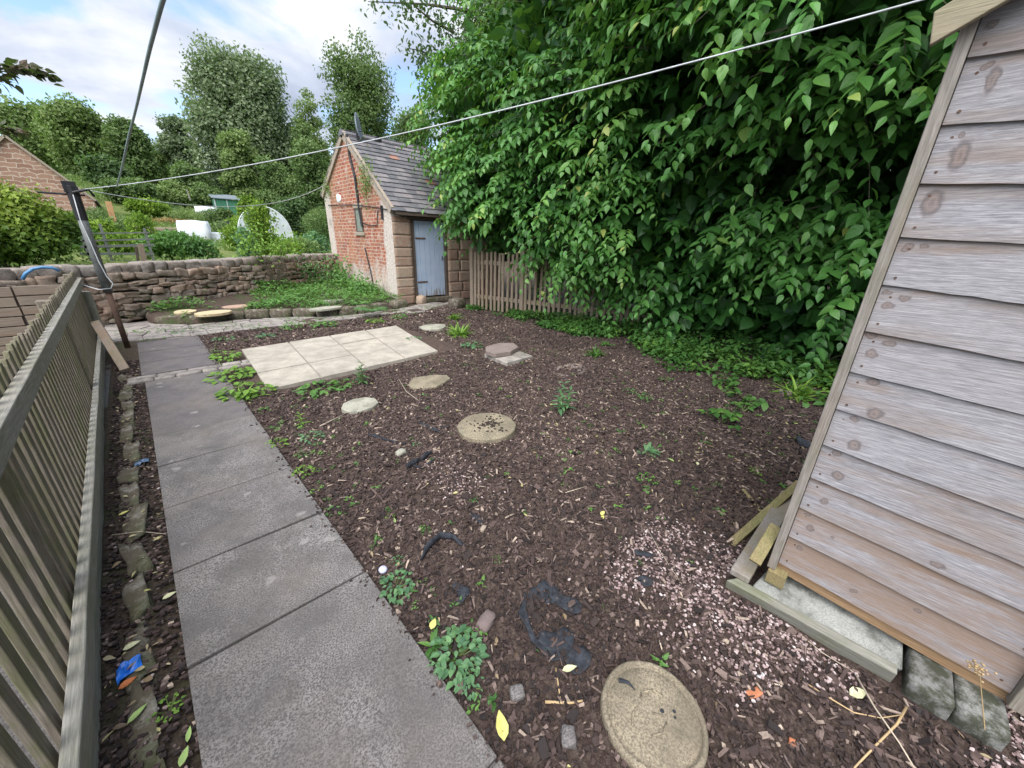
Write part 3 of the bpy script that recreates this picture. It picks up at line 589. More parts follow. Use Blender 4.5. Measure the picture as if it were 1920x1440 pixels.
# window opening patch set in the gable (proud frame around a recessed looking pane)
f=MB(); wy0,wy1,wz0,wz1=10.66,11.02,1.78,2.33
for a in ((wy0-.04,wy0,wz0-.02,wz1+.03),(wy1,wy1+.04,wz0-.02,wz1+.03),(wy0,wy1,wz1,wz1+.03),(wy0,wy1,wz0-.02,wz0)): f.box(BX-.025,BX+.004,a[0],a[1],a[2],a[3])
win=f.build('window',M['frame'],root); p=MB(); p.box(BX-.008,BX+.003,wy0,wy1,wz0,wz1); p.build('pane',M['glass'],win)
p=MB(); p.box(BX-.05,BX+.002,wy0-.1,wy1+.1,wz0-.11,wz0-.022); p.build('sill',M['palemortar'],win,bevel=.01)
p=MB(); p.box(BX-.03,BX+.002,wy0-.1,wy1+.1,wz1+.032,wz1+.15); p.build('lintel',M['palemortar'],win,bevel=.01)
p=MB(); c=PX(634,371,BX-.02); stone(p,(BX-.0,c[1],c[2]),(.03,.30,.17),0,8,.5,.3,6,fr=1.5); p.build('white_patch',M['white'],root,smooth=True)
# front wall of sandstone blocks
def blockwall(x0,x1,z0,z1,name='stone_pier'):
    b=MB(); z=z0; k=0
    while z<z1-.05:
        h=min(random.choice((.22,.27,.3)),z1-z); x=x0+(0 if k%2 else 0)
        while x<x1-.02:
            l=min(random.choice((.42,.5,.35)) if x1-x0>.7 else x1-x0,x1-x); 
            stone(b,(x+l/2,BY+.06,z+h/2),(l-.012,.15,h*.955),0,random.randint(0,9999),.0,.035,6,fr=2.4); x+=l
        z+=h; k+=1
    b.build(name,M['quoin'],root,smooth=True)
    c=MB(); c.box(x0+.01,x1-.01,BY-.004,BY+.24,z0,z1); c.build('mortar_bed',M['palemortar'],root)
blockwall(BX+.0,5.22,0,2.12); blockwall(6.32,8.3,0,2.12)
b=MB(); b.box(BX+.05,XR,BY+.02,BY+.24,2.13,2.24); b.build('wall_head',M['palemortar'],root)
b=MB(); b.box(5.1,6.45,BY-.04,BY+.15,2.08,2.2); b.build('door_lintel',M['frame'],root,bevel=.01)
b=MB(); b.box(BX+.02,XR+.1,BY-.16,BY-.13,2.14,2.27); b.build('fascia',M['black'],root)
b=MB(); b.box(XR-.2,XR,BY+.24,BY+DY,0,2.7); b.box(BX+.24,XR,BY+DY-.24,BY+DY,0,ZB-.1); b.build('rear_walls',M['palemortar'],root)
dr=MB(); n=6; x0,x1=5.33,6.23
for k in range(n):
    a=x0+(x1-x0)*k/n; dr.box(a+.004,a+(x1-x0)/n-.004,BY+.06,BY+.10,.16,2.06)
d_=dr.build('door',M['door'],root,bevel=.004)
for hz in (1.62,.52):
    h=MB(); h.box(5.36,5.66,BY+.048,BY+.058,hz,hz+.04); h.build('hinge',M['rust'],d_)
h=MB(); h.tube([(6.15,BY+.04,1.1),(6.15,BY+.03,1.2)],.012); h.build('handle',M['black'],d_)
f=MB(); f.box(5.24,5.32,BY+.02,BY+.13,.08,2.08); f.box(6.24,6.31,BY+.02,BY+.13,.08,2.08); f.box(5.24,6.31,BY+.11,BY+.14,.12,2.08); f.build('door_frame',M['frame'],root,bevel=.006)
b=MB(); b.box(5.2,6.35,BY-.12,BY+.12,0,.12); b.build('doorstep',M['edging'],root,bevel=.02)
# roof
ev=np.array([BY-.2,ZE-.12]); rd=np.array([YR,ZR]); nrow=17
def slopes(a,b,nrow,name,side):
    m=MB(); L_=np.linalg.norm(b-a); d=(b-a)/L_; nn=np.array([-d[1],d[0]])*side; e=L_/nrow
    for r in range(nrow):
        x=BX-.06+(.0 if r%2 else -.14)
        while x<XR+.1:
            wd=random.uniform(.24,.32); xa,xb=max(x,BX-.07)+.003,min(x+wd,XR+.12)-.003; x+=wd
            if xb-xa<.04: continue
            j=random.uniform(-.012,.012); p0=a+d*(e*r+j); p1=a+d*(e*(r+1)+.06); t0,t1=.034+random.uniform(0,.006),.010
            v=random.random(); v=min(v,.93)
            if abs(xa-5.6)<.13 and r==12 or abs(xa-6.2)<.13 and r==7: v=1.
            P=[(xa,*(p0+nn*(t0-.014))),(xb,*(p0+nn*(t0-.014))),(xb,*(p1+nn*(t1-.008))),(xa,*(p1+nn*(t1-.008))),(xa,*(p0+nn*t0)),(xb,*(p0+nn*t0)),(xb,*(p1+nn*t1)),(xa,*(p1+nn*t1))]
            m.hexa(P,v)
    return m.build(name,M['slate'],root)
slopes(ev,rd,nrow,'roof_slates',1)
slopes(np.array([BY+DY+.15,ZB-.1]),rd,12,'roof_slates',-1)
b=MB(); pr=[(ev[0],ev[1]),(rd[0],rd[1]-.02),(BY+DY+.1,ZB-.1),(BY+DY+.1,ZB-.16),(rd[0],rd[1]-.1),(ev[0],ev[1]-.06)]
b.add([(BX+.02,y,z) for y,z in pr]+[(XR,y,z) for y,z in pr],[(0,1,4,5),(1,2,3,4),(6,11,10,7),(7,10,9,8),(0,6,7,1),(1,7,8,2),(5,4,10,11),(4,3,9,10),(0,5,11,6)],.1); b.build('roof_boards',M['frame'],root)
b=MB(); x=BX-.08
while x<XR: 
    b.add([(x,YR-.15,ZR-.06),(x,YR,ZR+.055),(x,YR+.15,ZR-.05),(x+.44,YR-.15,ZR-.06),(x+.44,YR,ZR+.05),(x+.44,YR+.15,ZR-.05),(x,YR-.13,ZR-.09),(x,YR+.13,ZR-.09)],[(0,3,4,1),(1,4,5,2),(0,1,2,7,6)],random.uniform(.2,.7)); x+=.45
b.build('ridge_tiles',M['slate'],root,solid=.02)
b=MB(); dS=(rd-ev); 
for a,bb in ((ev+np.array([.1,.03]),rd+np.array([0,-.05])),(np.array([BY+DY+.05,ZB-.06]),rd+np.array([0,-.05]))):
    b.bar((BX-.02,*a),(BX-.02,*bb),.07,.17,c=.5)
b.build('verge_mortar',M['palemortar'],root)
b=MB(); b.tube([(BX-.03,YR-.25,ZR-.1),(BX-.04,YR-.32,ZR-.6),(BX-.04,YR-.5,3.1),(BX-.04,YR-.55,2.3),(BX-.04,YR-.62,1.9)],.028,6); b.tube([PX(615,385,BX-.03),PX(660,384,BX-.03),PX(700,388,BX-.03),PX(742,396,BX-.03)],.012,5)
b.tube([PX(715,385,BX-.03),PX(717,412,BX-.03)],.03,6); b.tube([PX(680,418,BX-.03),PX(695,423,BX-.03),PX(707,422,BX-.03),PX(708,395,BX-.03)],.012,5)
b.tube([PX(684,465,BX-.03),PX(695,510,BX-.03),PX(703,552,BX-.03)],.016,5); b.build('cables',M['black'],root)
dx,dy,dz_=PX(668,238,BX+.25); r2=empty('satellite_dish',(dx,dy,ZR-.15),'grey satellite dish on a black bracket at the ridge of the brick outbuilding','satellite dish')
m=MB(); V=[];nn=24;dn=nrm(np.array([.80,-.60,.12])); a_=nrm(np.cross(dn,[0,0,1.])); b2=np.cross(a_,dn)
for i in range(6):
    rr=.31*i/5
    for k in range(nn): t=2*PI*k/nn; V.append(np.array([dx,dy,dz_])+a_*rr*math.cos(t)*.85+b2*rr*math.sin(t)+dn*(rr*rr*.75))
m.add(V,[np.array([(i*nn+k,i*nn+(k+1)%nn,(i+1)*nn+(k+1)%nn,(i+1)*nn+k) for i in range(5) for k in range(nn)])],.5); m.build('dish',M['dish'],r2,smooth=True,solid=.01)
m=MB(); m.tube([(dx,dy,ZR-.2),(dx,dy,dz_)],.025,6); m.tube([(dx,dy,dz_-.25),(dx+.4,dy-.35,dz_-.28)],.016,5); m.box(dx+.34,dx+.46,dy-.42,dy-.32,dz_-.32,dz_-.22); m.tube([(dx-.25,dy+.1,ZR),(dx+.2,dy,ZR+.05),(dx-.2,dy+.05,ZR+.22),(dx,dy,ZR+.2)],.014,5); m.build('bracket',M['black'],r2)

# ================================================================ left picket fence
def FX(y): return -.42-.0195*y
root=empty('picket_fence',(FX(0),0,0),'weathered grey picket fence with two rails running along the left of the path','fence')
def rail(z0,z1,off0,off1,name,y0,y1):
    m=MB(); N_=int((y1-y0)/.25)
    V=[]
    for i in range(N_+1):
        y=y0+(y1-y0)*i/N_; j=.004*float(vnoise(np.array([[y*3,z0*9,0]]),2)[0]); x=FX(y)
        V+= [(x+off0,y,z0),(x+off1+j,y,z0+j),(x+off1+j,y,z1+j),(x+off0+j,y,z1+j*2)]
    fs=[(i*4+k,i*4+(k+1)%4,(i+1)*4+(k+1)%4,(i+1)*4+k) for i in range(N_) for k in range(4)]+[(3,2,1,0),(N_*4,N_*4+1,N_*4+2,N_*4+3)]
    m.add(V,fs,.5); return m.build(name,M['rail'],root,bevel=.005)
rail(.86,.955,-.045,.0,'rail',-.6,8.35); rail(.115,.205,-.03,.012,'rail',-.6,8.2); rail(-.03,.112,-.02,-.001,'gravel_board',-.6,8.2)
y=.0; k=0
while y<8.35:
    m=MB(); wd=.052+random.uniform(-.004,.004); x=FX(y)-.046-.02; zt=1.05+random.uniform(-.02,.015); ln=random.uniform(-.012,.012); t_=.019
    prf=[(-wd/2,.02),(wd/2,.02),(wd/2,zt-.03),(wd*.28,zt),(-wd*.28,zt),(-wd/2,zt-.03)]
    x0=x; x1=x+t_
    P=[(x0,y+a+ln*b,b) for a,b in prf]+[(x1,y+a+ln*b,b) for a,b in prf]
    m.add(P,[tuple(range(6))[::-1],tuple(range(6,12))]+[(i,(i+1)%6,6+(i+1)%6,6+i) for i in range(6)][::1],random.random()); m.build('picket',M['picket'],root,bevel=.003); y+=.112+random.uniform(-.005,.005); k+=1
for yy in (8.22,5.2,2.1):
    m=MB(); m.box(FX(yy)-.16,FX(yy)-.07,yy-.045,yy+.045,0,1.02); m.build('post',M['picket'],root,bevel=.008)
# leaning prop timber and post stump
a=(*G(238,700),0); bt=PX(176,606,-.555)
m=MB(); m.bar((a[0],a[1],.03),(bt[0]+.02,bt[1],bt[2]),.07,.09,(1,.2,.3)); one(m,'timber_prop',M['picket2'],(a[0],a[1],0),'short square timber propped slanting against the left fence by the washing-line pole','timber',bevel=.006)
m=MB(); c=PX(168,570,-.60); m.tube([(c[0],c[1],.02),(c[0],c[1],c[2]+.18)],[.055,.06],12); one(m,'post_stump',M['rail'],(c[0],c[1],0),'short round-topped fence post at the far end of the left fence','post')
# washing line pole
pb=G(240,652); root=empty('washing_line_pole',(pb[0],pb[1],0),'upright metal washing-line pole, rusty below, beside the far end of the left fence','pole')
zt=PY(130,345,pb[1])[2]
m=MB(); m.tube([(pb[0],pb[1],0),(pb[0],pb[1],.85)],.033,12); m.build('lower_tube',M['rust'],root,smooth=True)
m=MB(); m.tube([(pb[0],pb[1],.8),(pb[0],pb[1],1.4),(pb[0],pb[1],zt-.25)],[.052,.05,.048],14); m.build('upper_tube',M['steel'],root,smooth=True)
m=MB(); m.tube([(pb[0],pb[1],zt-.42),(pb[0],pb[1],zt-.02)],[.056,.06],12); m.box(pb[0]-.07,pb[0]+.05,pb[1]-.05,pb[1]+.05,zt-.1,zt+.03); m.tube([(pb[0]-.3,pb[1],zt-.12),(pb[0]+.1,pb[1],zt-.12)],.014,6); m.tube([(pb[0],pb[1]-.07,zt-.1),(pb[0]+.15,pb[1]-.07,zt-.05),(pb[0]+.18,pb[1],zt-.12)],.018,6); m.build('pulley_head',M['black'],root,bevel=.01)
T=np.array([pb[0]+.1,pb[1]-.02,zt-.05])
m=MB(); pts=[PY(*q,pb[1]-.06-.0*i) for i,q in enumerate([(137,365),(150,410),(170,455),(185,490),(200,518),(212,532),(208,541),(185,543)])]+[(FX(7.9),7.9,.90)]
m.tube(pts,.0065,6); one(m,'cord',M['rope'],(pb[0],pb[1],.9),'pale cord hanging down the washing-line pole and tied to the fence','cord',smooth=True)
# lines
def sag(a,b,s,n=24):
    a=np.array(a);b=np.array(b); t=np.linspace(0,1,n)[:,None]; P=a+(b-a)*t; P[:,2]-=s*4*(t*(1-t))[:,0]; return P
m=MB(); e=np.array(PD(1800,-20,3.4)); m.tube(sag(T,e,.12),.0048,6); one(m,'washing_line',M['rope'],tuple(T),'taut white washing line rising from the pole across the garden to the upper right','washing line',smooth=True)
m=MB(); e=np.array(PX(612,345,BX-.02)); m.tube(sag(T+np.array([0,0,.0]),e,.38),.006,6); one(m,'washing_line',M['rope'],tuple(T),'slack thin line hanging between the pole and the brick gable','washing line',smooth=True)
m=MB(); P=[PD(*q,d) for q,d in (((330,-60),.75),((305,0),.85),((281,90),1.05),((256,200),1.55),((240,262),2.3),((228,318),3.8),((219,350),7.5))]
P=np.array(P); tt=np.linspace(0,6,40); Q=np.stack([np.interp(tt,range(7),P[:,i]) for i in range(3)],1); K=np.array([.25,.5,.25]); Q[1:-1]=K[0]*Q[:-2]+K[1]*Q[1:-1]+K[2]*Q[2:]
m.tube(Q,np.interp(np.arange(40),[0,20,39],[.0029,.0030,.007]),8); one(m,'washing_line',M['greenrope'],tuple(Q[-1]),'thick grey-green line coming down from above the camera on the left','washing line',smooth=True)
# neighbour's plank-sided box beyond the fence
root=empty('plank_bin',(-1.9,7.6,0),'neighbour\'s wooden bin of old horizontal planks beyond the left fence','wooden bin')
m=MB(); z=.02
while z<.93:
    h=random.uniform(.105,.13); m.box(-3.4,-1.135+random.uniform(-.01,.01),7.5,7.53,z,z+h-.012); m.box(-1.115,-.66,7.5,7.53,z+.01,z+h-.004); z+=h
m.build('front_planks',M['planks'],root,bevel=.004)
m=MB(); m.box(-1.16,-1.09,7.535,7.6,0,.95); m.box(-.72,-.66,7.535,7.6,0,.95); m.build('post',M['frame'],root)
m=MB(); m.box(-3.4,-.66,7.6,7.63,0,.9); m.build('rear_planks',M['frame'],root)
m=MB(); P=[PY(*q,9.2) for q in ((42,524),(48,513),(62,504),(80,501),(98,502),(112,508))]; m.tube(P,.022,8); one(m,'water_pipe',M['bluehose'],(P[0][0],P[0][1],.8),'blue water pipe arching over the stone wall at the far left','pipe',smooth=True)
# ================================================================ wooden shed
SX,SY=1.91,.05; SK=.0773      # boards rise towards +y by SK per metre (the shed has racked)
root=empty('wooden_shed',(SX,SY,.1),'narrow weathered shed clad in overlapping grey boards standing on blocks at the right','shed')
SW=.775; ex=.1617
def zb(y,z): return z+(y-SY)*SK
m=MB(); nseg=14; ys_=np.linspace(SY-.002,SY-SW+.055,nseg)
ridge_y=SY-SW/2; 
def roofz(y): return 2.275+ (ridge_y-SY)*0 + .50*(SW/2-abs(y-ridge_y))
for k in range(16):
    zb0=.2+ex*k; V=[]; 
    for i,y in enumerate(ys_):
        wv=.0022*float(vnoise(np.array([[y*7,k*5.1,0]]),k)[0])+.002*float(vnoise(np.array([[y*23,k*5.1,1]]),k)[0])+(.002*math.sin(k*1.7+y*3))
        b=zb(y,zb0)+wv; t=b+ex+.02; ztop=roofz(y)
        b2=min(b,ztop-.012); t2=min(t,ztop-.005); thk=.019+.0015*math.sin(k*2.1+y*5); f=(t2-b2)/(ex+.02)
        V+=[(SX+.012,y,b2),(SX-thk,y,b2),(SX-thk+(thk-.004)*f,y,t2),(SX+.012,y,t2)]
    fs=[(i*4+c,i*4+(c+1)%4,(i+1)*4+(c+1)%4,(i+1)*4+c)[::-1] for i in range(nseg-1) for c in range(4)]+[(0,1,2,3)[::-1],tuple((nseg-1)*4+c for c in range(4))]
    m.add(V,fs,random.random())
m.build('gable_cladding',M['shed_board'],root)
# knots & nails as marks in the boards
nl=MB()
for k in range(13):
    for (yo,zo) in ((-.028,.03),(-.034,.125),(-SW+.085,.03)):
        y=SY+yo; z=zb(y,.2+ex*k+zo); fx=SX-.019+.016*(zo/ex); 
        nl=MB(); nl.tube([(fx-.0025,y,z),(fx+.004,y,z)],.0042,8,.1); nl.build('nail_head',M['rust'],root)
m=MB(); m.hexa([(SX-.045,SY+.0005,.165),(SX+.03,SY+.0005,.165),(SX+.03,SY+.034,.165),(SX-.045,SY+.034,.165),(SX-.045,SY+.0005,2.30),(SX+.03,SY+.0005,2.30),(SX+.03,SY+.034,2.30),(SX-.045,SY+.034,2.30)])
m.build('corner_batten',M['shed_trim'],root,bevel=.003)
m=MB(); y0=SY-SW+.053; m.hexa([(SX-.048,y0-.05,.1),(SX+.02,y0-.05,.1),(SX+.02,y0,.105),(SX-.048,y0,.105),(SX-.048,y0-.05,2.28),(SX+.02,y0-.05,2.28),(SX+.02,y0,2.29),(SX-.048,y0,2.29)]); m.build('corner_batten',M['shed_trim'],root,bevel=.003)
# far walls, floor joist, back
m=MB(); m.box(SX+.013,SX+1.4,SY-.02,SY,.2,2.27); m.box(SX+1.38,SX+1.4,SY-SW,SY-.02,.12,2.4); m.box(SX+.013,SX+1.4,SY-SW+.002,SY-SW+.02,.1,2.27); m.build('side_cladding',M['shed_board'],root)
m=MB(); m.add([(SX-.004,SY+.0,.145),(SX+.05,SY+.0,.145),(SX+.05,SY-SW,.08),(SX-.004,SY-SW,.08),(SX-.004,SY,.222),(SX+.05,SY,.222),(SX+.05,SY-SW,.15),(SX-.004,SY-SW,.15)],[(0,1,2,3),(7,6,5,4),(4,5,1,0),(5,6,2,1),(6,7,3,2),(7,4,0,3)],.8); m.build('floor_bearer',wood('raw_bearer',(.36,.24,.14),(.22,.14,.08),(.33,.19,.09),'Y',stain=.4),root)
m=MB(); rz0=lambda y: roofz(y)
for sgn in (1,-1):
    ye=ridge_y+sgn*(SW/2+.02)
    m.add([(SX-.07,ridge_y,2.475),(SX+1.46,ridge_y,2.475),(SX+1.46,ye,2.475-.5*(SW/2+.02)),(SX-.07,ye,2.475-.5*(SW/2+.02)),(SX-.07,ridge_y,2.495),(SX+1.46,ridge_y,2.495),(SX+1.46,ye,2.495-.5*(SW/2+.02)),(SX-.07,ye,2.495-.5*(SW/2+.02))],[(0,1,2,3)[::-1],(4,5,6,7),(0,4,7,3),(1,2,6,5),(2,3,7,6)],.4)
m.build('roof',M['membrane'],root)
for sgn in (1,-1):
    m=MB(); ye=ridge_y+sgn*(SW/2+.085); zz=lambda y:2.478-.5*abs(y-ridge_y)
    m.hexa([(SX-.095,ridge_y,zz(ridge_y)-.07),(SX-.072,ridge_y,zz(ridge_y)-.07),(SX-.072,ye,zz(ye)-.07),(SX-.095,ye,zz(ye)-.07),(SX-.095,ridge_y,zz(ridge_y)+.025),(SX-.072,ridge_y,zz(ridge_y)+.025),(SX-.072,ye+.015,zz(ye)+.01),(SX-.095,ye+.015,zz(ye)+.01)]); m.build('barge_board',M['shed_barge'],root,bevel=.003)
m=MB(); m.box(SX-.02,SX+.04,SY-.03,SY+.0,2.262,2.3); m.build('eaves_block',M['frame'],root)
# base under the shed
m=MB(); m.hexa([(1.745,.205,0),(1.82,.17,0),(1.83,-.40,0),(1.765,-.40,0),(1.725,.205,.085),(1.775,.17,.088),(1.79,-.40,.088),(1.745,-.40,.083)]); one(m,'sleeper',M['sleeper'],(1.8,-.1,0),'grey grooved timber sleeper lying along the bottom edge of the shed','timber',bevel=.006)
m=MB(); m.hexa([(1.835,.06,0),(2.25,.03,0),(2.25,-.41,0),(1.84,-.42,0),(1.785,.11,.078),(2.25,.03,.10),(2.25,-.41,.10),(1.80,-.42,.066)]); one(m,'concrete_slab',M['whiteslab'],(2.,-.2,0),'whitened mossy concrete slab behind the sleeper, under the shed','concrete slab',bevel=.01)
m=MB(); m.bar((1.77,.165,.105),(2.75,.14,.09),.085,.035); one(m,'timber_bearer',M['shed_trim'],(1.8,.2,.08),'grey timber bearer running away under the back corner of the shed','timber',bevel=.005)
m=MB(); m.box(1.85,1.94,.0,.075,.09,.163); one(m,'wood_block',M['mossy_wood'],(1.9,.02,.095),'small end-grain wood block packing up the shed corner','wood block',bevel=.004)
m=MB(); m.bar((1.80,.128,.20),(1.955,.106,.34),.03,.05,(0,1,0)); one(m,'wood_offcut',M['mossy_wood'],(1.8,.12,.18),'short yellow-mossy wood offcut leaning against the shed corner batten','wood offcut',bevel=.003)
for k,(y0,y1,lab) in enumerate(((-.43,-.548,'pale green-grey concrete block under the shed, beside the sleeper end'),(-.552,-.675,'pale green-grey concrete block under the shed, nearest the camera'))):
    m=MB(); stone(m,(1.945,(y0+y1)/2,.042),(.42,abs(y1-y0),.10),0,700+k,.1,.03,6); one(m,'concrete_block',M['block'],(1.94,(y0+y1)/2,0),lab,'concrete block','concrete blocks under the shed',smooth=True)
# loose battens left of the shed
a=G(1370,1020,.02); b=PX(1492,915,2.35)
m=MB(); m.bar((a[0],a[1],.015),(*G(1500,905,.17),.17),.045,.022); one(m,'loose_batten',M['mossy_wood'],(*a,0),'mossy yellow-brown batten lying on the bark against the shed corner','batten',bevel=.003)
m=MB(); m.bar((*G(1393,918,.012),.012),(*G(1436,965,.03),.012),.022,.016); one(m,'loose_stick',M['mossy_wood'],(*G(1393,918),0),'short thin stick on the bark behind the mossy batten','stick',bevel=.002)

# ================================================================ far picket fence under the hedge
FP=[(5.86,7.35),(6.18,5.95),(6.55,4.55),(6.95,2.9),(7.35,1.3),(7.7,-.3),(8.0,-1.8)]
root=empty('picket_fence',(FP[0][0],FP[0][1],0),'brown picket fence half buried under the overhanging tree on the right','fence')
for i,(x,y) in enumerate(FP):
    m=MB(); s=.055 if i!=2 else .07; t=random.uniform(-.01,.01); m.hexa([(x-s,y-s,0),(x+s,y-s,0),(x+s,y+s,0),(x-s,y+s,0),(x-s+t,y-s,1.5),(x+s+t,y-s,1.5),(x+s+t,y+s,1.5),(x-s+t,y+s,1.5)]); m.build('post',M['picket2'],root,bevel=.006)
for i in range(len(FP)-1):
    a,b=np.array(FP[i]),np.array(FP[i+1]); d=nrm(b-a); n_=np.array([d[1],-d[0]])*-1
    for z in (.35,1.15):
        m=MB(); m.bar((*(a+d*.05-n_*.0),z),(*(b-d*.05),z),.04,.09); m.build('rail',M['picket2'],root)
    L_=np.linalg.norm(b-a); k=.11
    while k<L_-.06:
        p=a+d*k; m=MB(); wd=.027; q=p-np.array([abs(n_[0]),0])*.035; zt=1.38+random.uniform(-.03,.03); j=random.uniform(-.02,.02)
        c1,c2=q-d*wd,q+d*wd; tt=np.array([-.02,0])
        m.hexa([(*c1,.06),(*(c1+tt),.06),(*(c2+tt),.06),(*c2,.06),(*(c1+d*j),zt),(*(c1+tt+d*j),zt),(*(c2+tt+d*j),zt),(*(c2+d*j),zt)]); m.build('picket',M['picket2'],root); k+=.122+random.uniform(-.012,.012)

# ================================================================ leaves
LT=np.array([(0,0,0),(0,.28,.0),(0,.58,0),(0,.82,0),(0,1.05,0),(-.34,.20,.06),(-.44,.45,.09),(-.27,.76,.05),(.34,.20,.06),(.44,.45,.09),(.27,.76,.05)])
LQ=[np.array([[1,6,5,0],[2,7,6,1],[0,8,9,1],[1,9,10,2]]),np.array([[2,3,7],[3,4,7],[2,10,3],[3,10,4]])]
# template for small/far leaves: one bent rhombus
RT=np.array([(0,0,0),(.5,.5,.12),(0,1,0),(-.5,.5,.12)]); RQ=[np.array([[0,1,2],[0,2,3]])]
def leaves(mb,P,D,Nn,Ls,Ws,c,tmpl='L',droop=.25):
    T,Q=(LT,LQ) if tmpl=='L' else (RT,RQ)
    P=np.asarray(P);n=len(P); D=nrm(D); S=nrm(np.cross(D,Nn)); U=np.cross(S,D)
    Ls=np.resize(Ls,n); Ws=np.resize(Ws,n); Y=T[:,1]
    dz=-droop*(Y**2)
    V=P[:,None,:]+S[:,None,:]*(T[:,0][None,:,None]*Ws[:,None,None])+D[:,None,:]*(Y[None,:,None]*Ls[:,None,None])+U[:,None,:]*((T[:,2][None,:]*Ws[:,None]+dz[None,:]*Ls[:,None])[:,:,None])
    off=np.arange(n)*len(T); fs=[];cs=[]
    V=V.reshape(-1,3); base=mb.n
    mb.V.append(V); mb.n+=len(V); c=np.resize(c,n)
    for q in Q:
        mb.F.append((q[None]+off[:,None,None]).reshape(-1,q.shape[1])+base); mb.C.append(np.repeat(c,len(q)))
def rdir(n): return nrm(rng.normal(size=(n,3)))
# ---- big overhanging broad-leaved tree
EL=np.array([(7.75,8.1,4.2,1.85,1.9,2.9),(7.5,6.4,3.9,2.15,2.2,2.9),(7.75,4.4,4.0,2.3,2.3,3.3),(7.7,2.4,4.2,2.5,2.3,3.4),(8.3,.0,4.2,3.0,2.6,3.6),(6.1,1.0,4.9,2.25,2.2,1.9),(8.7,6.9,6.8,2.0,2.1,2.6),(7.2,4.2,7.4,2.6,3,2.6),(6.8,1.6,7.0,2.6,3,2.4),(6.9,2.2,1.0,.9,1.5,1.0),(7.2,.6,1.2,1.2,1.3,1.3),(6.35,6.9,2.35,.85,1.2,1.2),(6.6,5.1,2.1,.9,1.3,1.15),(6.9,3.3,2.1,1.1,1.4,1.4)])
def inside(P,k=-1,sh=0.):
    r=np.zeros(len(P),bool)
    for i,e in enumerate(EL):
        if i==k: continue
        r|=(((P-e[:3])/(e[3:]-sh))**2).sum(1)<1
    return r
def sprays(ns,depth,seglen,nl,lsize,front=.15):
    PP=[];DD=[]
    w_=np.array([e[3]*e[5]+e[4]*e[5] for e in EL]); w_/=w_.sum(); cnt=(w_*ns).astype(int)
    for i,e in enumerate(EL):
        d=rdir(cnt[i]*2); keep=(d[:,0]<front)|(rng.random(len(d))<.12); d=d[keep][:cnt[i]]
        bump=1+.13*vnoise(d*2.3+i*7,11)+.07*vnoise(d*6+i*3,12)
        p=e[:3]+d*e[3:]*(bump-depth)[:,None]
        ok=~inside(p,i,.45); PP.append(p[ok]); DD.append(nrm(d/e[3:])[ok])
    return np.concatenate(PP),np.concatenate(DD)
root=empty('overhanging_tree',(8.4,4.2,0),'huge dense broad-leaved tree overhanging the brown picket fence','tree')
mb=MB(); tw=MB()
def grow(ns,depth,nl,lmin,lmax,cb_,gapv=.03,slen=(.45,.95)):
    P,N0=sprays(int(ns*1.25),depth,None,nl,None); kk=vnoise(P*np.array([.75,.75,1.9]),77)>gapv; P,N0=P[kk],N0[kk]; n=len(P)
    d=N0.copy(); d[:,2]=d[:,2]*.35-.05; d=nrm(d+rng.normal(size=d.shape)*.35*np.array([1,1,.35])); Ls=rng.uniform(*slen,n)
    side=nrm(np.cross(d,[0,0,1.])); t=(np.arange(nl)+.5)/nl; base=rng.random(n)
    clump=.5+.5*vnoise(P*1.1,21)
    for k in range(nl):
        tt=t[k]; q=P+d*(Ls*tt)[:,None]; q[:,2]-=Ls*.42*tt**2
        s=1 if k%2 else -1
        dd=nrm(d+np.array([0,0,-.8])*tt); ax=nrm(dd*(.55+.4*(k==nl-1))+side*s*(.85 if k<nl-1 else 0)+np.array([0,0,-.22])+rng.normal(size=(n,3))*.22)
        nn=nrm(np.array([0,0,1.15])+d*.5+rng.normal(size=(n,3))*.25)
        size=rng.uniform(lmin,lmax,n)*(.75+.35*math.sin(PI*min(1,tt+.1)))
        c=np.clip(cb_+.32*(base-.5)+.35*(clump-.5)+rng.normal(size=n)*.09+.12*tt,0,1)
        leaves(mb,q,ax,nn,size,size*rng.uniform(.5,.85,n),c,droop=rng.uniform(.15,.45))
    for i in range(0,n,3):
        tt=np.array([0,.35,.7,1.])[:,None]; q=P[i]-d[i]*.25*(1-tt)+d[i]*Ls[i]*tt; q[:,2]-=(Ls[i]*.42*tt**2)[:,0]; tw.tube(q,[.008,.006,.004,.002],3,.4,False)
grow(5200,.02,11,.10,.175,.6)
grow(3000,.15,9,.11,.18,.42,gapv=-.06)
grow(2000,.30,8,.12,.2,.18,gapv=-.34)  # deeper sprays get darker leaves: inner shade put into the colour
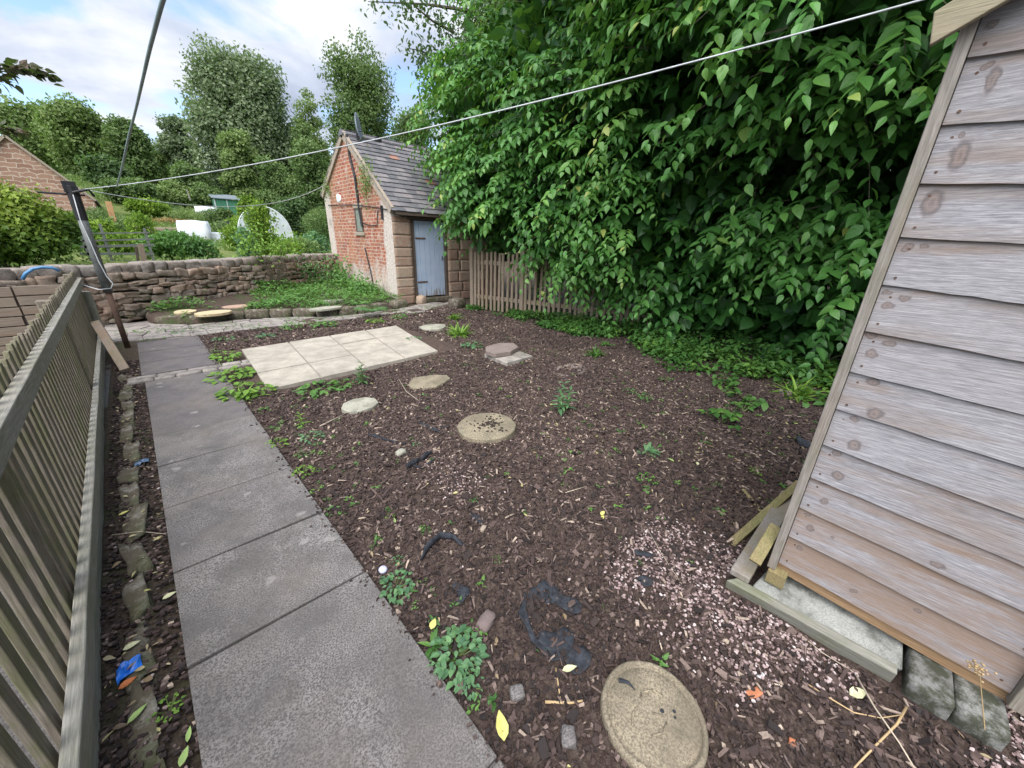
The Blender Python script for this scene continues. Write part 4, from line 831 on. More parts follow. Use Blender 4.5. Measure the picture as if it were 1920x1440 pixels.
# deep interior leaves, tinted dark to paint the shade inside the crown
P=[];
for i,e in enumerate(EL):
    n=int(900*e[3]*e[4]); d=rdir(n); P.append(e[:3]+d*e[3:]*(rng.uniform(.1,.72,n)**.5)[:,None])
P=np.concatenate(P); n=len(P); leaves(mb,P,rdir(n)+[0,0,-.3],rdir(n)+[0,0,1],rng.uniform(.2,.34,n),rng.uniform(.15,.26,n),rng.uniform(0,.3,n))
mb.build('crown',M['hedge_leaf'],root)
for j,(bx,by) in enumerate(((8.4,4.2),(7.9,6.9),(8.2,1.3))):
    tr=MB(); tr.tube([(bx,by,-.1),(bx-.05,by,1.2),(bx-.1,by+.1,2.6),(bx-.15,by+.05,4.6),(bx-.2,by,6.6)],[.17,.13,.11,.08,.04],8)
    for k in range(16):
        a=random.uniform(0,2*PI); z=random.uniform(1.0,5); L2=random.uniform(1.2,2.3); tr.tube([(bx-.1,by,z),(bx-.1+math.cos(a)*L2*.5,by+math.sin(a)*L2*.5,z+.35),(bx-.1+math.cos(a)*L2,by+math.sin(a)*L2,z+.5)],[.045,.03,.012],5)
    tr.build('trunk',M['branch'],root,smooth=True)
tw.build('twigs',M['branch'],root)
# ---- low creeping cover along the fence
mb=MB(); n=24000
def fx_(y): return np.interp(y,[p[1] for p in FP][::-1],[p[0] for p in FP][::-1])
y=rng.uniform(-.6,7.5,n); edge=np.interp(y,[-.6,0,.7,1.5,2.4,3.3,4.4,5.5,6.6,7.5],[5.2,4.9,4.5,4.75,5.35,5.5,5.6,5.65,5.55,5.65])+.22*vnoise(np.stack([y*2.2,y*0,y*0],1),31)
f=fx_(y)+.25; u=rng.random(n)**.8; x=f-(f-edge)*u; 
dens=vnoise(np.stack([x*2.5,y*2.5,x*0],1),33)+.55-.75*u**3; k=dens>rng.uniform(-.2,.5,n); x,y,u=x[k],y[k],u[k]; n=len(x)
hmax=.09+.38*(1-u)**1.3*(1+.5*vnoise(np.stack([x*1.5,y*1.5,x*0],1),34))*np.interp(y,[-.6,2.5,4,7.5],[1.35,1.25,.6,.45]); z=rng.random(n)**.7*hmax+.02
a=rng.uniform(0,2*PI,n); D=np.stack([np.cos(a),np.sin(a),rng.uniform(-.5,.1,n)],1); sz=rng.uniform(.035,.08,n)*np.interp(y,[0,3,7],[1.4,1.1,.9])
leaves(mb,np.stack([x,y,z],1),D,rdir(n)*.5+[0,0,1],sz,sz*.8,np.clip(.5+.3*vnoise(np.stack([x*3,y*3,z],1),35)+rng.normal(size=n)*.18,0,1))
tag(mb.build('creeping_cover',M['low_leaf']),'low mat of small green leaves creeping out from the foot of the brown picket fence','ground cover',kind='stuff')
# ---- weedy mat on the raised bed
mb=MB(); n=12000; t=rng.random(n); fr2=bedfront(t); bx=t*4.7+.1; by=WA[1]+(bx-WA[0])*WU[1]/WU[0]; u=rng.uniform(.03,1,n); x=fr2[:,0]*(1-u)+bx*u; y=fr2[:,1]*(1-u)+by*u
dn=vnoise(np.stack([x*1.6,y*1.6,x*0],1),41)+np.interp(x,[0,1.4,1.9,4.7],[-.45,-.25,.8,.9]); k=dn>rng.uniform(-.1,.6,n); k&=~((np.abs(x-G(612,577,.2)[0])<.5)&(np.abs(y-G(612,577,.2)[1])<.35)); k&=~((x<1.45)&(((x-G(400,585,.2)[0])**2+(y-G(400,585,.2)[1])**2<.16)|((x-G(347,582,.2)[0])**2+(y-G(347,582,.2)[1])**2<.07)|((x-G(448,573,.2)[0])**2+(y-G(448,573,.2)[1])**2<.12))); x,y,u=x[k],y[k],u[k]; n=len(x)
z=.14+.16*u+rng.random(n)*(.1+.16*np.clip(vnoise(np.stack([x*2.2,y*2.2,x*0],1),43)+.3,0,1)); a=rng.uniform(0,2*PI,n); sz=rng.uniform(.05,.1,n)
leaves(mb,np.stack([x,y,z],1),np.stack([np.cos(a),np.sin(a),rng.uniform(-.2,.9,n)],1),rdir(n)*.6+[0,0,1],sz,sz*.45,np.clip(.55+rng.normal(size=n)*.22,0,1),'L')
tag(mb.build('bed_weeds',M['weed_leaf']),'low mat of grass and small weeds covering the raised bed before the stone wall','weeds',kind='stuff')
# ---- moss and tiny plants between path stones
mb=MB(); n=1500; x=rng.uniform(-.5,5.6,n); y=np.interp(x,pfx,flo)-.15+rng.random(n)*1.0; k=vnoise(np.stack([x*3,y*3,x*0],1),44)>.15; x,y=x[k],y[k]; n=len(x); a=rng.uniform(0,2*PI,n); sz=rng.uniform(.03,.06,n)
leaves(mb,np.stack([x,y,np.full(n,.02)],1),np.stack([np.cos(a),np.sin(a),rng.uniform(.1,.8,n)],1),rdir(n)*.4+[0,0,1],sz,sz*.5,rng.random(n))
tag(mb.build('path_seedlings',M['weed_leaf']),'tiny green seedlings growing in the gaps of the pale crazy path','seedlings',kind='stuff')
# ---- tiny seedlings through the bark
mb=MB(); n=420; cx_=np.r_[rng.uniform(.6,4.6,260),.5+np.abs(rng.normal(size=90))*.12,rng.uniform(1.6,4.6,70)]; cy_=np.r_[rng.uniform(.2,7.4,260),rng.uniform(.6,7.5,90),rng.uniform(.1,1.8,70)]
k=~((cx_>.66)&(cx_<3.42)&(cy_>4.44)&(cy_<6.6)); cx_,cy_=cx_[k],cy_[k]; n=len(cx_); m_=7; x=np.repeat(cx_,m_)+rng.normal(size=n*m_)*.012; y=np.repeat(cy_,m_)+rng.normal(size=n*m_)*.012; a=rng.uniform(0,2*PI,n*m_); sz=np.repeat(rng.uniform(.012,.036,n),m_)*rng.uniform(.6,1.1,n*m_)
leaves(mb,np.stack([x,y,soilz(x,y)+.008],1),np.stack([np.cos(a),np.sin(a),rng.uniform(.1,.9,n*m_)],1),rdir(n*m_)*.3+[0,0,1],sz,sz*.5,np.clip(np.repeat(rng.random(n),m_)+rng.normal(size=n*m_)*.1,0,1))
tag(mb.build('bark_seedlings',M['weed_leaf']),'tiny scattered seedlings sprouting through the bark bed','seedlings',kind='stuff')
# ---- individual weeds
def weed(kind,px,py,size,mat,label,cat='weed',z=0.,n=14,group='weeds in the bark bed',h=None,hd=0):
    c=G(px,py,z); o=(c[0],c[1],z); mb=MB(); st=MB(); r=np.random.default_rng(int(px*7+py))
    if kind=='rosette':
        for ring,(el,sc) in enumerate(((.15,1.),(.55,.8),(1.0,.5))):
            m_=n//(ring+1); a=r.uniform(0,2*PI,m_); D=np.stack([np.cos(a)*math.cos(el),np.sin(a)*math.cos(el),np.full(m_,math.sin(el)+.15)],1)
            Ls=size*sc*r.uniform(.75,1.1,m_); leaves(mb,np.tile([c[0],c[1],z+.01],(m_,1)),D,np.tile([0,0,1.],(m_,1))+D*.1,Ls,Ls*.36,r.random(m_),droop=.35)
    elif kind=='clump':     # many lobed leaflets on short stalks
        m_=n*5; a=r.uniform(0,2*PI,m_); q=size*np.sqrt(r.random(m_)); hh=(h or size*.5)*(1-.6*(q/size)**2)*r.uniform(.5,1,m_)
        P=np.stack([c[0]+q*np.cos(a),c[1]+q*np.sin(a),z+.015+hh],1); b=a+r.normal(size=m_)*.8; Ls=size*r.uniform(.22,.4,m_)
        leaves(mb,P,np.stack([np.cos(b),np.sin(b),r.uniform(-.3,.3,m_)],1),rdir(m_)*.35+[0,0,1],Ls,Ls*.75,np.clip(.5+r.normal(size=m_)*.25,0,1),droop=.2)
        for i in range(0,m_,4): st.tube([(c[0],c[1],z),tuple(P[i])],[.003,.0015],3,.5,False)
    elif kind=='tuft':
        m_=n*3; a=r.uniform(0,2*PI,m_); el=r.uniform(.4,1.35,m_); D=np.stack([np.cos(a)*np.cos(el),np.sin(a)*np.cos(el),np.sin(el)],1); Ls=size*r.uniform(.6,1.2,m_)
        leaves(mb,np.stack([c[0]+r.normal(size=m_)*size*.25,c[1]+r.normal(size=m_)*size*.25,np.full(m_,z)],1),D,rdir(m_)*.3+[0,0,1],Ls,Ls*.14,r.random(m_),droop=.5)
    elif kind=='herb':      # upright stems with paired leaves
        for s in range(max(1,n//6)):
            a0=r.uniform(0,2*PI); H=(h or size*1.6)*r.uniform(.7,1.05); bx,by=c[0]+r.normal()*size*.22,c[1]+r.normal()*size*.22; tx,ty=bx+math.cos(a0)*H*.12,by+math.sin(a0)*H*.12
            st.tube([(bx,by,z),(tx,ty,z+H)],[.004,.002],4,.5)
            for k in range(6):
                f=(k+1)/6.; 
                for sg in (0,PI):
                    a=a0+k*1.57+sg; L_=size*(.62-.3*f)*r.uniform(.8,1.15); leaves(mb,[(bx+(tx-bx)*f,by+(ty-by)*f,z+H*f)],[(math.cos(a),math.sin(a),.25+.5*f)],[(0,0,1.)],L_,L_*.42,[r.random()],droop=.4)
    elif kind=='trefoil':
        for s in range(n):
            a0=r.uniform(0,2*PI); R_=size*math.sqrt(r.random()); p=np.array([c[0]+math.cos(a0)*R_,c[1]+math.sin(a0)*R_,z+(h or .1)*r.uniform(.5,1)]); st.tube([(c[0],c[1],z),tuple(p)],[.003,.002],3,.5,False)
            for k in range(3): 
                a=a0+(k-1)*1.5; L_=size*.34*r.uniform(.8,1.2); leaves(mb,[p],[(math.cos(a),math.sin(a),-.05)],[(r.normal()*.15,r.normal()*.15,1.)],L_,L_*.95,[r.random()],droop=.12)
    elif kind=='fern':
        for s in range(n):
            a0=2*PI*s/n+r.normal()*.2; L_=size*r.uniform(.8,1.1); d=np.array([math.cos(a0),math.sin(a0),0]); sd=np.array([-d[1],d[0],0]); pts=[]
            for k in range(14):
                f=k/13; p=np.array([c[0],c[1],z])+d*L_*f+np.array([0,0,L_*(.95*f-.85*f*f)]); pts.append(p); w_=L_*.26*math.sin(PI*min(1,f*.85+.12))
                for sg in (-1,1): leaves(mb,[p],[sd*sg+d*.35-np.array([0,0,.25])],[(0,0,1.)],w_,w_*.3,[r.random()*.8],droop=.2)
            st.tube(pts[::3],[.005,.004,.003,.002,.001][:len(pts[::3])],4,.5,False)
    root=empty('weed' if cat=='weed' else cat.replace(' ','_'),o,label,cat,group)
    mb.build('leaves',mat,root)
    if st.n: st.build('stems',M['stem'],root)
W=M['weed_leaf']; LM=M['lime_leaf']; BL=M['blue_leaf']; NT=M['nettle_leaf']
weed('clump',437,710,.22,LM,'lime clump of weed on the dark path edge, behind the larger lime clump')
weed('clump',463,740,.23,LM,'large bright lime clump of weed between the dark path and the patio corner')
weed('tuft',462,748,.14,LM,'grassy lime tuft at the foot of the large lime clump by the patio corner')
weed('clump',425,674,.18,LM,'small yellow-green clump beside the dark path, left of the patio')
weed('herb',676,722,.16,NT,'upright leafy green weed at the front edge of the patio',n=18,h=.27)
weed('clump',600,735,.22,W,'straggly low weed spread along the front edge of the patio',h=.06,n=12)
weed('clump',640,725,.15,W,'low weed just left of the upright patio-edge weed',h=.05,n=8)
weed('herb',1045,770,.2,BL,'tall grey-green weed with toothed leaves near the middle round stone',n=22,h=.32)
weed('herb',562,802,.12,LM,'light green seedling near the path, left of the pale eight-sided stone',n=10,h=.14)
weed('clump',585,826,.1,BL,'dull green small weed just below the light seedling near the path',n=6,h=.05)
weed('clump',570,890,.065,LM,'round bright green tuft at the right edge of the dark path, middle distance',n=9,h=.05)
weed('clump',520,838,.075,LM,'small bright tuft on the path edge, above the round bright one',n=8,h=.05)
weed('clump',640,860,.03,W,'tiny green sprout left of the black scrap near the path',n=4,h=.03)
weed('clump',782,840,.045,BL,'tiny blue-green sprout above the twisted black scrap',n=5,h=.04)
weed('trefoil',1352,795,.19,M['low_leaf'],'bramble seedling with round bright leaves in the right of the bark bed','bramble',n=13,h=.13)
weed('trefoil',1390,775,.15,W,'smaller paler bramble shoot just behind the bright bramble seedling','bramble',n=8,h=.1)
weed('rosette',1212,850,.14,BL,'dark blue-green weed in the bark below and left of the bramble',n=10)
weed('clump',1213,905,.07,W,'small mid-green weed below the dark blue-green one',n=7,h=.05)
weed('clump',1345,915,.035,W,'little green sprout far right of the bark bed, left of the batten',n=4,h=.03)
weed('clump',1415,888,.05,LM,'pale lime sprout near the shed corner',n=5,h=.03)
weed('clump',1207,752,.09,NT,'small nettle-like weed in the middle right of the bark bed',n=8,h=.09)
weed('clump',1180,738,.07,NT,'faint small weed left of the nettle-like one',n=6,h=.06)
weed('clump',1245,715,.07,W,'small green sprout below the creeping cover, right of the grey flagstone',n=6,h=.06)
weed('tuft',1115,668,.2,W,'grassy tuft at the upper edge of the grey flagstone',n=14)
weed('clump',885,652,.16,BL,'pale blue-green clump left of the raised purple flagstone',n=12,h=.08)
weed('tuft',862,630,.24,LM,'bright lime grassy clump right of the pale flat stone near the far fence',n=26)
weed('tuft',850,600,.2,LM,'bright lime tuft behind the pale flat stone near the far fence',n=16)
weed('rosette',500,634,.24,BL,'blue-green broad-leaved rosette behind the patio',n=9)
weed('clump',548,618,.17,W,'mid-green weed on the edge of the crazy path behind the patio',n=9,h=.12)
weed('clump',610,612,.22,W,'broad low green weed behind the patio, left of its back corner',n=14,h=.1)
weed('clump',705,606,.17,LM,'lime-green weed behind the back right corner of the patio',n=12,h=.1)
weed('clump',748,600,.16,W,'rounded green weed between the brick outbuilding corner and the patio',n=12,h=.14)
weed('clump',420,640,.15,BL,'grey-green low weed at the far right corner of the dark path',n=8,h=.07)
weed('clump',775,640,.13,BL,'small grey-green weed behind the right corner of the patio',n=7,h=.07)
weed('fern',698,585,.42,NT,'large fern-like plant at the foot of the brick gable','fern',z=.12,n=11,group='')
weed('fern',672,572,.36,W,'second leafy fern-like plant against the brick gable, left of the larger one','fern',z=.15,n=9,group='')
weed('fern',306,578,.26,NT,'small fern at the foot of the stone wall near the pole','fern',z=.15,n=8,group='')
weed('clump',215,602,.3,NT,'dark green clump under the stone wall beside the washing-line pole',z=.02,n=14,h=.2)
weed('herb',795,1000,.06,W,'small bright seedling beside the crumpled grey plastic',n=12,h=.04)
weed('clump',797,1001,.05,W,'rounded leafy weed at the left end of the crumpled grey plastic',n=6,h=.03)
weed('clump',745,1105,.085,BL,'frilly blue-green weed at the path edge near the lilac lid',n=13,h=.04)
weed('clump',745,1060,.04,BL,'tiny frilly weed above the blue-green one near the lilac lid',n=5,h=.03)
weed('clump',858,1235,.105,BL,'large frilly blue-green weed at the foreground path edge',n=22,h=.045)
weed('rosette',812,1215,.08,W,'broad-leaved green weed at the path edge, left part of the foreground clump',n=6)
weed('clump',882,1290,.05,BL,'frilly blue-green weed tip nearest the camera on the path edge',n=8,h=.03)
weed('rosette',1133,1150,.055,W,'neat little green rosette in the bark right of the black membrane',n=9)
weed('rosette',945,1145,.05,LM,'small light green seedling above the pale stone',n=6)
weed('rosette',968,1218,.035,LM,'small green seedling in the bark above the fallen leaf',n=6)
weed('clump',733,970,.03,LM,'tiny sprig of green in the pale chips near the path',n=3,h=.02)
weed('clump',930,1055,.03,W,'tiny green tuft in the bark right of the grey plastic',n=4,h=.02)
weed('clump',318,1335,.045,LM,'light green seedling among the edging stones in the foreground',n=6,h=.03)
weed('clump',375,550,.28,NT,'green plant growing out of the middle of the stone wall',z=.35,n=10,h=.3,group='')
weed('clump',480,535,.35,NT,'wide green plant rooted in the stone wall left of the sapling',z=.4,n=14,h=.25,group='')
weed('tuft',1490,745,.25,LM,'yellow-green grassy weeds at the left foot of the shed',n=20,h=.1)
weed('clump',1530,720,.22,LM,'lime-green ferny clump against the shed corner, above the grassy weeds',n=14,h=.15)
# sapling by the wall
c=(2.55,11.35); root=empty('sapling',(*c,.25),'thin many-stemmed shrub growing against the stone wall near the brick outbuilding','shrub')
mb=MB(); st=MB(); 
for k in range(9):
    a=random.uniform(0,2*PI); s=random.uniform(.1,.35); top=np.array([c[0]+math.cos(a)*s*1.6,c[1]+math.sin(a)*s,random.uniform(1.15,1.6)]); st.tube([(c[0]+random.uniform(-.06,.06),c[1],.22),(c[0]+math.cos(a)*s*.5,c[1]+math.sin(a)*s*.5,.8),tuple(top)],[.012,.009,.004],4)
    n=55; P=top+rng.normal(size=(n,3))*np.array([.22,.2,.16]); leaves(mb,P,rdir(n)+[0,0,-.2],rdir(n)+[0,0,1],rng.uniform(.06,.11,n),rng.uniform(.04,.06,n),rng.uniform(.2,1,n))
mb.build('leaves',LM,root); st.build('stems',M['branch'],root)
# creeper patches on wall and gable
def patch(c,r,n,mat,label,sz=.06):
    mb=MB(); P=np.array(c)+rng.normal(size=(n,3))*np.array(r)*.5; leaves(mb,P,rdir(n)+[0,0,-.5],rdir(n)*.5+[-.4,-.5,.6],rng.uniform(.7,1.2,n)*sz,rng.uniform(.5,.8,n)*sz,np.clip(.5+rng.normal(size=n)*.25,0,1)); one(mb,'creeper',mat,c,label,'creeper','creepers on the walls')
patch(PX(685,335,BX-.06),(.08,.45,.5),330,M['tree_light'],'thin creeper hanging on the upper right of the brick gable beside the roof edge')
patch(PX(612,350,BX-.05),(.08,.3,.3),130,M['tree_light'],'sprig of creeper at the left eave corner of the brick gable')
patch((3.55,12.0,.75),(.8,.25,.35),420,M['nettle_leaf'],'brownish green creeper on the right end of the stone wall',.07)
patch((4.35,11.9,.45),(.4,.5,.5),520,M['weed_leaf'],'leafy plants crowding the corner of stone wall and brick gable',.09)
patch((4.3,10.3,.35),(.35,.7,.3),500,M['weed_leaf'],'leafy plants along the foot of the brick gable',.09)
# ================================================================ background trees
def bgtree(az0,az1,eltop,d,mat,label,name='broadleaf_tree',skew=0.,n=9000,leaf=.26,elbot=None,lum=26,gap=.12,shape=1.,depth=.8,cat='tree',group='trees beyond the allotments',trunk=True,zb=None,stretch=.42):
    n=int(n*1.5); az=(az0+az1)/2; cx,cy=AZ(az,d); w_=d*math.tan(math.radians((az1-az0)/2))*1.1; eltop=eltop*1.07
    zg=terrain(cx,cy) if zb is None else zb
    zt=CAMH+d*math.tan(math.radians(eltop)); zl=zg+ (0.0 if elbot is None else max(0,CAMH+d*math.tan(math.radians(elbot))-zg))
    cz=(zt+zl)/2; rz=(zt-zl)/2; r=np.random.default_rng(int(abs(az*100)+d*7)%99999)
    root=empty(name,(cx,cy,zg-.05),label,cat,group)
    C=[];R_=[]
    for k in range(lum):
        dd=nrm(r.normal(size=3)); f=r.uniform(.4,1.); ww=1. if dd[2]>0 else shape
        rr=r.uniform(.26,.46)*min(w_,rz*1.3); q=np.array([dd[0]*max(w_-rr,.1)*ww,dd[1]*max(w_*depth-rr,.1)*ww,dd[2]*max(rz-rr,.1)])*(f/.8 if f<.8 else 1); C.append(q); R_.append(rr)
    C=np.array(C);R_=np.array(R_); C[:,0]*=1-.22*np.clip(C[:,2]/rz,-.3,1)*(skew>0); C[:,0]-=skew*w_*C[:,2]/rz
    if skew>0: C=np.concatenate([C,[[sx*w_*r.uniform(.62,.8),r.uniform(-.3,.1)*w_,-rz*q_] for sx in (-1,1) for q_ in (.0,.12,.25,.38,.5,.62,.75)]]); R_=np.concatenate([R_,np.full(14,.3*w_)])
    if True: pass
    pk=r.choice(len(C),n,p=(R_**2)/(R_**2).sum()); dd=nrm(r.normal(size=(n,3))); rad=R_[pk]*(1-.55*r.random(n)**1.5)*(1+.22*vnoise(dd*2.2+pk[:,None]*3.1,51))
    P=C[pk]+dd*rad[:,None]*np.array([1,1,.85])+r.normal(size=(n,3))*leaf*.4; P+=np.array([cx,cy,cz])
    k=P[:,2]>zl-.2; P=P[k]; dd=dd[k]; pk=pk[k]; m_=len(P)
    lt=r.random(len(C))*.36+.38; c=np.clip(lt[pk]+r.normal(size=m_)*.14+.10*dd[:,2]+.22*vnoise(P*.9,52),0,1)
    mb=MB(); D=nrm(rdir(m_)+np.array([0,0,-.3])+dd*.4); Nn=dd+rdir(m_)*.6+[0,0,.4]; s=leaf*r.uniform(.6,1.3,m_)
    leaves(mb,P,D,Nn,s,s*r.uniform(.5,.9,m_),c,'R',.2)
    # stray outer sprigs
    n2=m_//12; i=r.integers(0,m_,n2); P2=P[i]+dd[i]*r.uniform(.02,.25,n2)[:,None]*w_*.2+np.array([0,0,.1]); leaves(mb,P2,rdir(n2)+[0,0,.4],rdir(n2),leaf*.8,leaf*.45,np.clip(c[i]+.1,0,1),'R',.1)
    mb.build('crown',mat,root)
    tr=MB(); 
    if trunk:
        tr.tube([(cx,cy,zg-.3),(cx,cy,(zg+cz)/2),(cx+.1,cy,cz),(cx+.1,cy,cz+rz*.6)],[.05*w_+.06,.04*w_+.05,.03*w_+.04,.03],8)
        for q in C[::3]: tr.tube([(cx,cy,cz-rz*.45+q[2]*.2),tuple(np.array([cx,cy,cz])+q*.55+np.array([0,0,-.1*rz])),tuple(np.array([cx,cy,cz])+q)],[.022*w_+.03,.015*w_+.02,.01],5)
        tr.build('trunk',M['branch'],root,smooth=True)
    return root
TD,TG,TM,TL,TI=M['tree_dark'],M['tree_grey'],M['tree_mid'],M['tree_light'],M['tree_lime']
bgtree(-6.5,-1.5,10.2,64,TL,'light green tree behind the ridge of the stone house',n=6000,leaf=.34,shape=.9)
bgtree(-3.6,2.2,10.9,58,TL,'broad light green tree right of the stone house roof',n=11000,leaf=.28,shape=1.)
bgtree(.6,4.6,10.6,56,TM,'mid-green tree with feathery top behind the pole',n=8000,leaf=.28)
bgtree(-1.5,1.8,6.6,50,TD,'darker green tree below the broad light one',n=6000,leaf=.3)
bgtree(4.2,8.2,10.6,60,TG,'drooping brownish-green willow-like tree left of the great tree',n=8000,leaf=.26)
bgtree(2.2,5.4,8.3,62,TL,'yellow-green tree glimpsed between the feathery and the willow-like trees',n=4000,leaf=.28)
bgtree(4.6,8.0,7.2,48,TM,'soft green tree in front of the willow-like tree',n=6000,leaf=.26)
# the great dense tree: stacked crown
bgtree(7.7,18.6,18.2,52,TG,'great dense dark rounded tree, tallest on the left half of the skyline',skew=.16,n=38000,leaf=.3,lum=60,shape=1.12,elbot=-1)
bgtree(17.4,21.4,15.2,62,TL,'pale tree showing behind the right shoulder of the great tree',n=4500,leaf=.28)
bgtree(16.5,20.2,11.6,48,TM,'green tree at the foot of the great tree on its right',n=6000,leaf=.25)
bgtree(20.4,29.6,20.4,44,TM,'tall airy tree with gaps of sky, above the brick outbuilding roof',n=14000,leaf=.23,lum=60,elbot=6.5)
bgtree(27.5,34.5,15.4,36,TM,'rounded leafy tree behind the right end of the slate roof',n=11000,leaf=.2,lum=30)
bgtree(22.5,27.5,11.2,34,TL,'light green tree just behind the satellite dish',n=6500,leaf=.2)
bgtree(9.2,13.6,10.6,46,TL,'bright green tree in front of the great tree',n=8000,leaf=.24)
bgtree(12.2,17.2,9.2,36,TM,'tall mid-green shrub behind the white tunnel, left one',n=9000,leaf=.19,trunk=True)
bgtree(15.6,21.6,10.4,33,TM,'tall mid-green shrub behind the white tunnel, beside the brick gable',n=11000,leaf=.18)
bgtree(13.8,18.5,4.6,31,TD,'dark green low tree right behind the white tunnel',n=7000,leaf=.17)
bgtree(5.0,10.0,5.2,50,TD,'dark hedge tree behind the green shed',n=6000,leaf=.26)
bgtree(-.8,3.6,4.9,40,TM,'leafy shrub left of the orange stake in the distance',n=5500,leaf=.2,trunk=False)
bgtree(3.0,6.6,4.8,42,TL,'light shrub above the orange stake in the distance',n=5000,leaf=.2,trunk=False)
bgtree(6.0,9.2,4.9,44,TM,'green shrub left of the green shed',n=4500,leaf=.2,trunk=False)
bgtree(.8,4.2,3.2,34,TI,'lime-green shrub low behind the field gate',n=3500,leaf=.17,trunk=False)
bgtree(10.2,12.8,4.2,36,TI,'yellowish shrub right of the green shed',n=3500,leaf=.17,trunk=False)
bgtree(7.4,9.6,2.8,34,TM,'small dark shrub among the allotment plots',n=2500,leaf=.16,trunk=False,cat='shrub',name='shrub')
# tall ivy-dark tree behind the overhanging tree
bgtree(34.2,50,27,15.5,M['tree_dark'],'tall dark small-leaved tree rising behind the overhanging tree',n=26000,leaf=.11,lum=55,elbot=6,group='',depth=.6)
bgtree(50,68,26,14,M['tree_mid'],'added dense tree blocking the sky behind the middle of the overhanging tree',n=14000,leaf=.2,lum=40,elbot=-8,group='',depth=.6,zb=0)  # this tree and the next are added to keep sky out of crown gaps
bgtree(66,92,26,13.5,M['tree_mid'],'added dense tree blocking the sky behind the overhanging tree, towards the shed',n=14000,leaf=.2,lum=40,elbot=-9,group='',depth=.5,zb=0)
root=empty('leafy_bough',(9.6,13.2,5.5),'thin dark leafy bough reaching out against the sky above the outbuilding','bough')
mb=MB(); st=MB(); 
for (pts) in ([(880,20),(800,8),(740,5),(690,3)],[(860,90),(820,110),(790,95),(762,90)],[(850,60),(812,40),(775,10)],[(850,140),(815,165),(800,150),(795,120)]):
    P=np.array([PD(*q,16.0-i*.25) for i,q in enumerate(pts)]); st.tube(P,[.05,.03,.018,.008][:len(P)],5)
    for i in range(len(P)-1):
        n=120 if i<len(P)-2 else 70; t=rng.random(n)[:,None]; q=P[i]*(1-t)+P[i+1]*t+rng.normal(size=(n,3))*.22; leaves(mb,q,rdir(n)+[0,0,-.4],rdir(n)+[0,0,1],.13,.075,rng.uniform(.1,.7,n))
mb.build('leaves',M['tree_dark'],root); st.build('branch',M['branch'],root)
# far woodland mass closing the horizon
mb=MB(); n=30000; az=rng.uniform(-40,60,n); d=rng.uniform(76,96,n); x=d*np.sin(np.radians(az)); y=d*np.cos(np.radians(az)); h=3.2+1.6*vnoise(np.stack([az*.35,d*.05,az*0],1),61)+.8*vnoise(np.stack([az*1.3,d*.1,az*0],1),62)
sgn=(np.stack([x,y],1)-WA)@WN; z=hillz(sgn)+rng.random(n)**.6*h; leaves(mb,np.stack([x,y,z],1),rdir(n),rdir(n)+[0,-.5,.5],.75,.6,np.clip(.45+.3*vnoise(np.stack([az*.8,z*.4,d*.1],1),63)+rng.normal(size=n)*.12,0,1),'R')
tag(mb.build('distant_woodland',TM),'band of distant woodland closing off the hillside','woodland',kind='stuff')
# left bush behind the wall
bgtree(-12.6,-3.0,4.0,11.6,M['bush_yellow'],'dense rounded yellow-green bush behind the wall at the left edge','bush',n=13000,leaf=.085,lum=26,cat='bush',group='',depth=1.,zb=.75,shape=1.)
bgtree(-3.2,-.2,1.6,15,TI,'loose lime-green shrub right of the dense left bush','shrub',n=3500,leaf=.09,cat='shrub',group='',zb=.8,trunk=False)
# near leafy sprigs at the left edge
def sprig(pts,d,n,label,sz=.035):
    P=np.array([PD(*q,d) for q in pts]); mb=MB(); st=MB(); st.tube(P,[.006,.004,.003,.0015][:len(P)],5)
    root=empty('leafy_branch',tuple(P[0]),label,'branch'); m_=n; t=rng.random(m_)*(len(P)-1); i=t.astype(int); f=(t-i)[:,None]; q=P[i]*(1-f)+P[np.minimum(i+1,len(P)-1)]*f+rng.normal(size=(m_,3))*sz*.35
    leaves(mb,q,rdir(m_)*.8+nrm(P[-1]-P[0])+[0,0,-.2],rdir(m_)+[0,0,.6],rng.uniform(.7,1.2,m_)*sz,rng.uniform(.5,.75,m_)*sz,rng.random(m_)); mb.build('leaves',M['copper'],root); st.build('stem',M['branch'],root)
sprig([(-60,120),(0,128),(50,132),(92,142)],3.0,120,'bronze-tinged leafy branch tip against the sky, upper one at the left edge',.034)
sprig([(-60,128),(-20,140),(25,160)],3.0,30,'short drooping sprig under the upper leafy branch at the left edge',.034)
sprig([(-60,240),(-10,240),(25,243),(46,250)],3.2,45,'dark leafy branch tip just above the stone house, lower one at the left edge',.034)
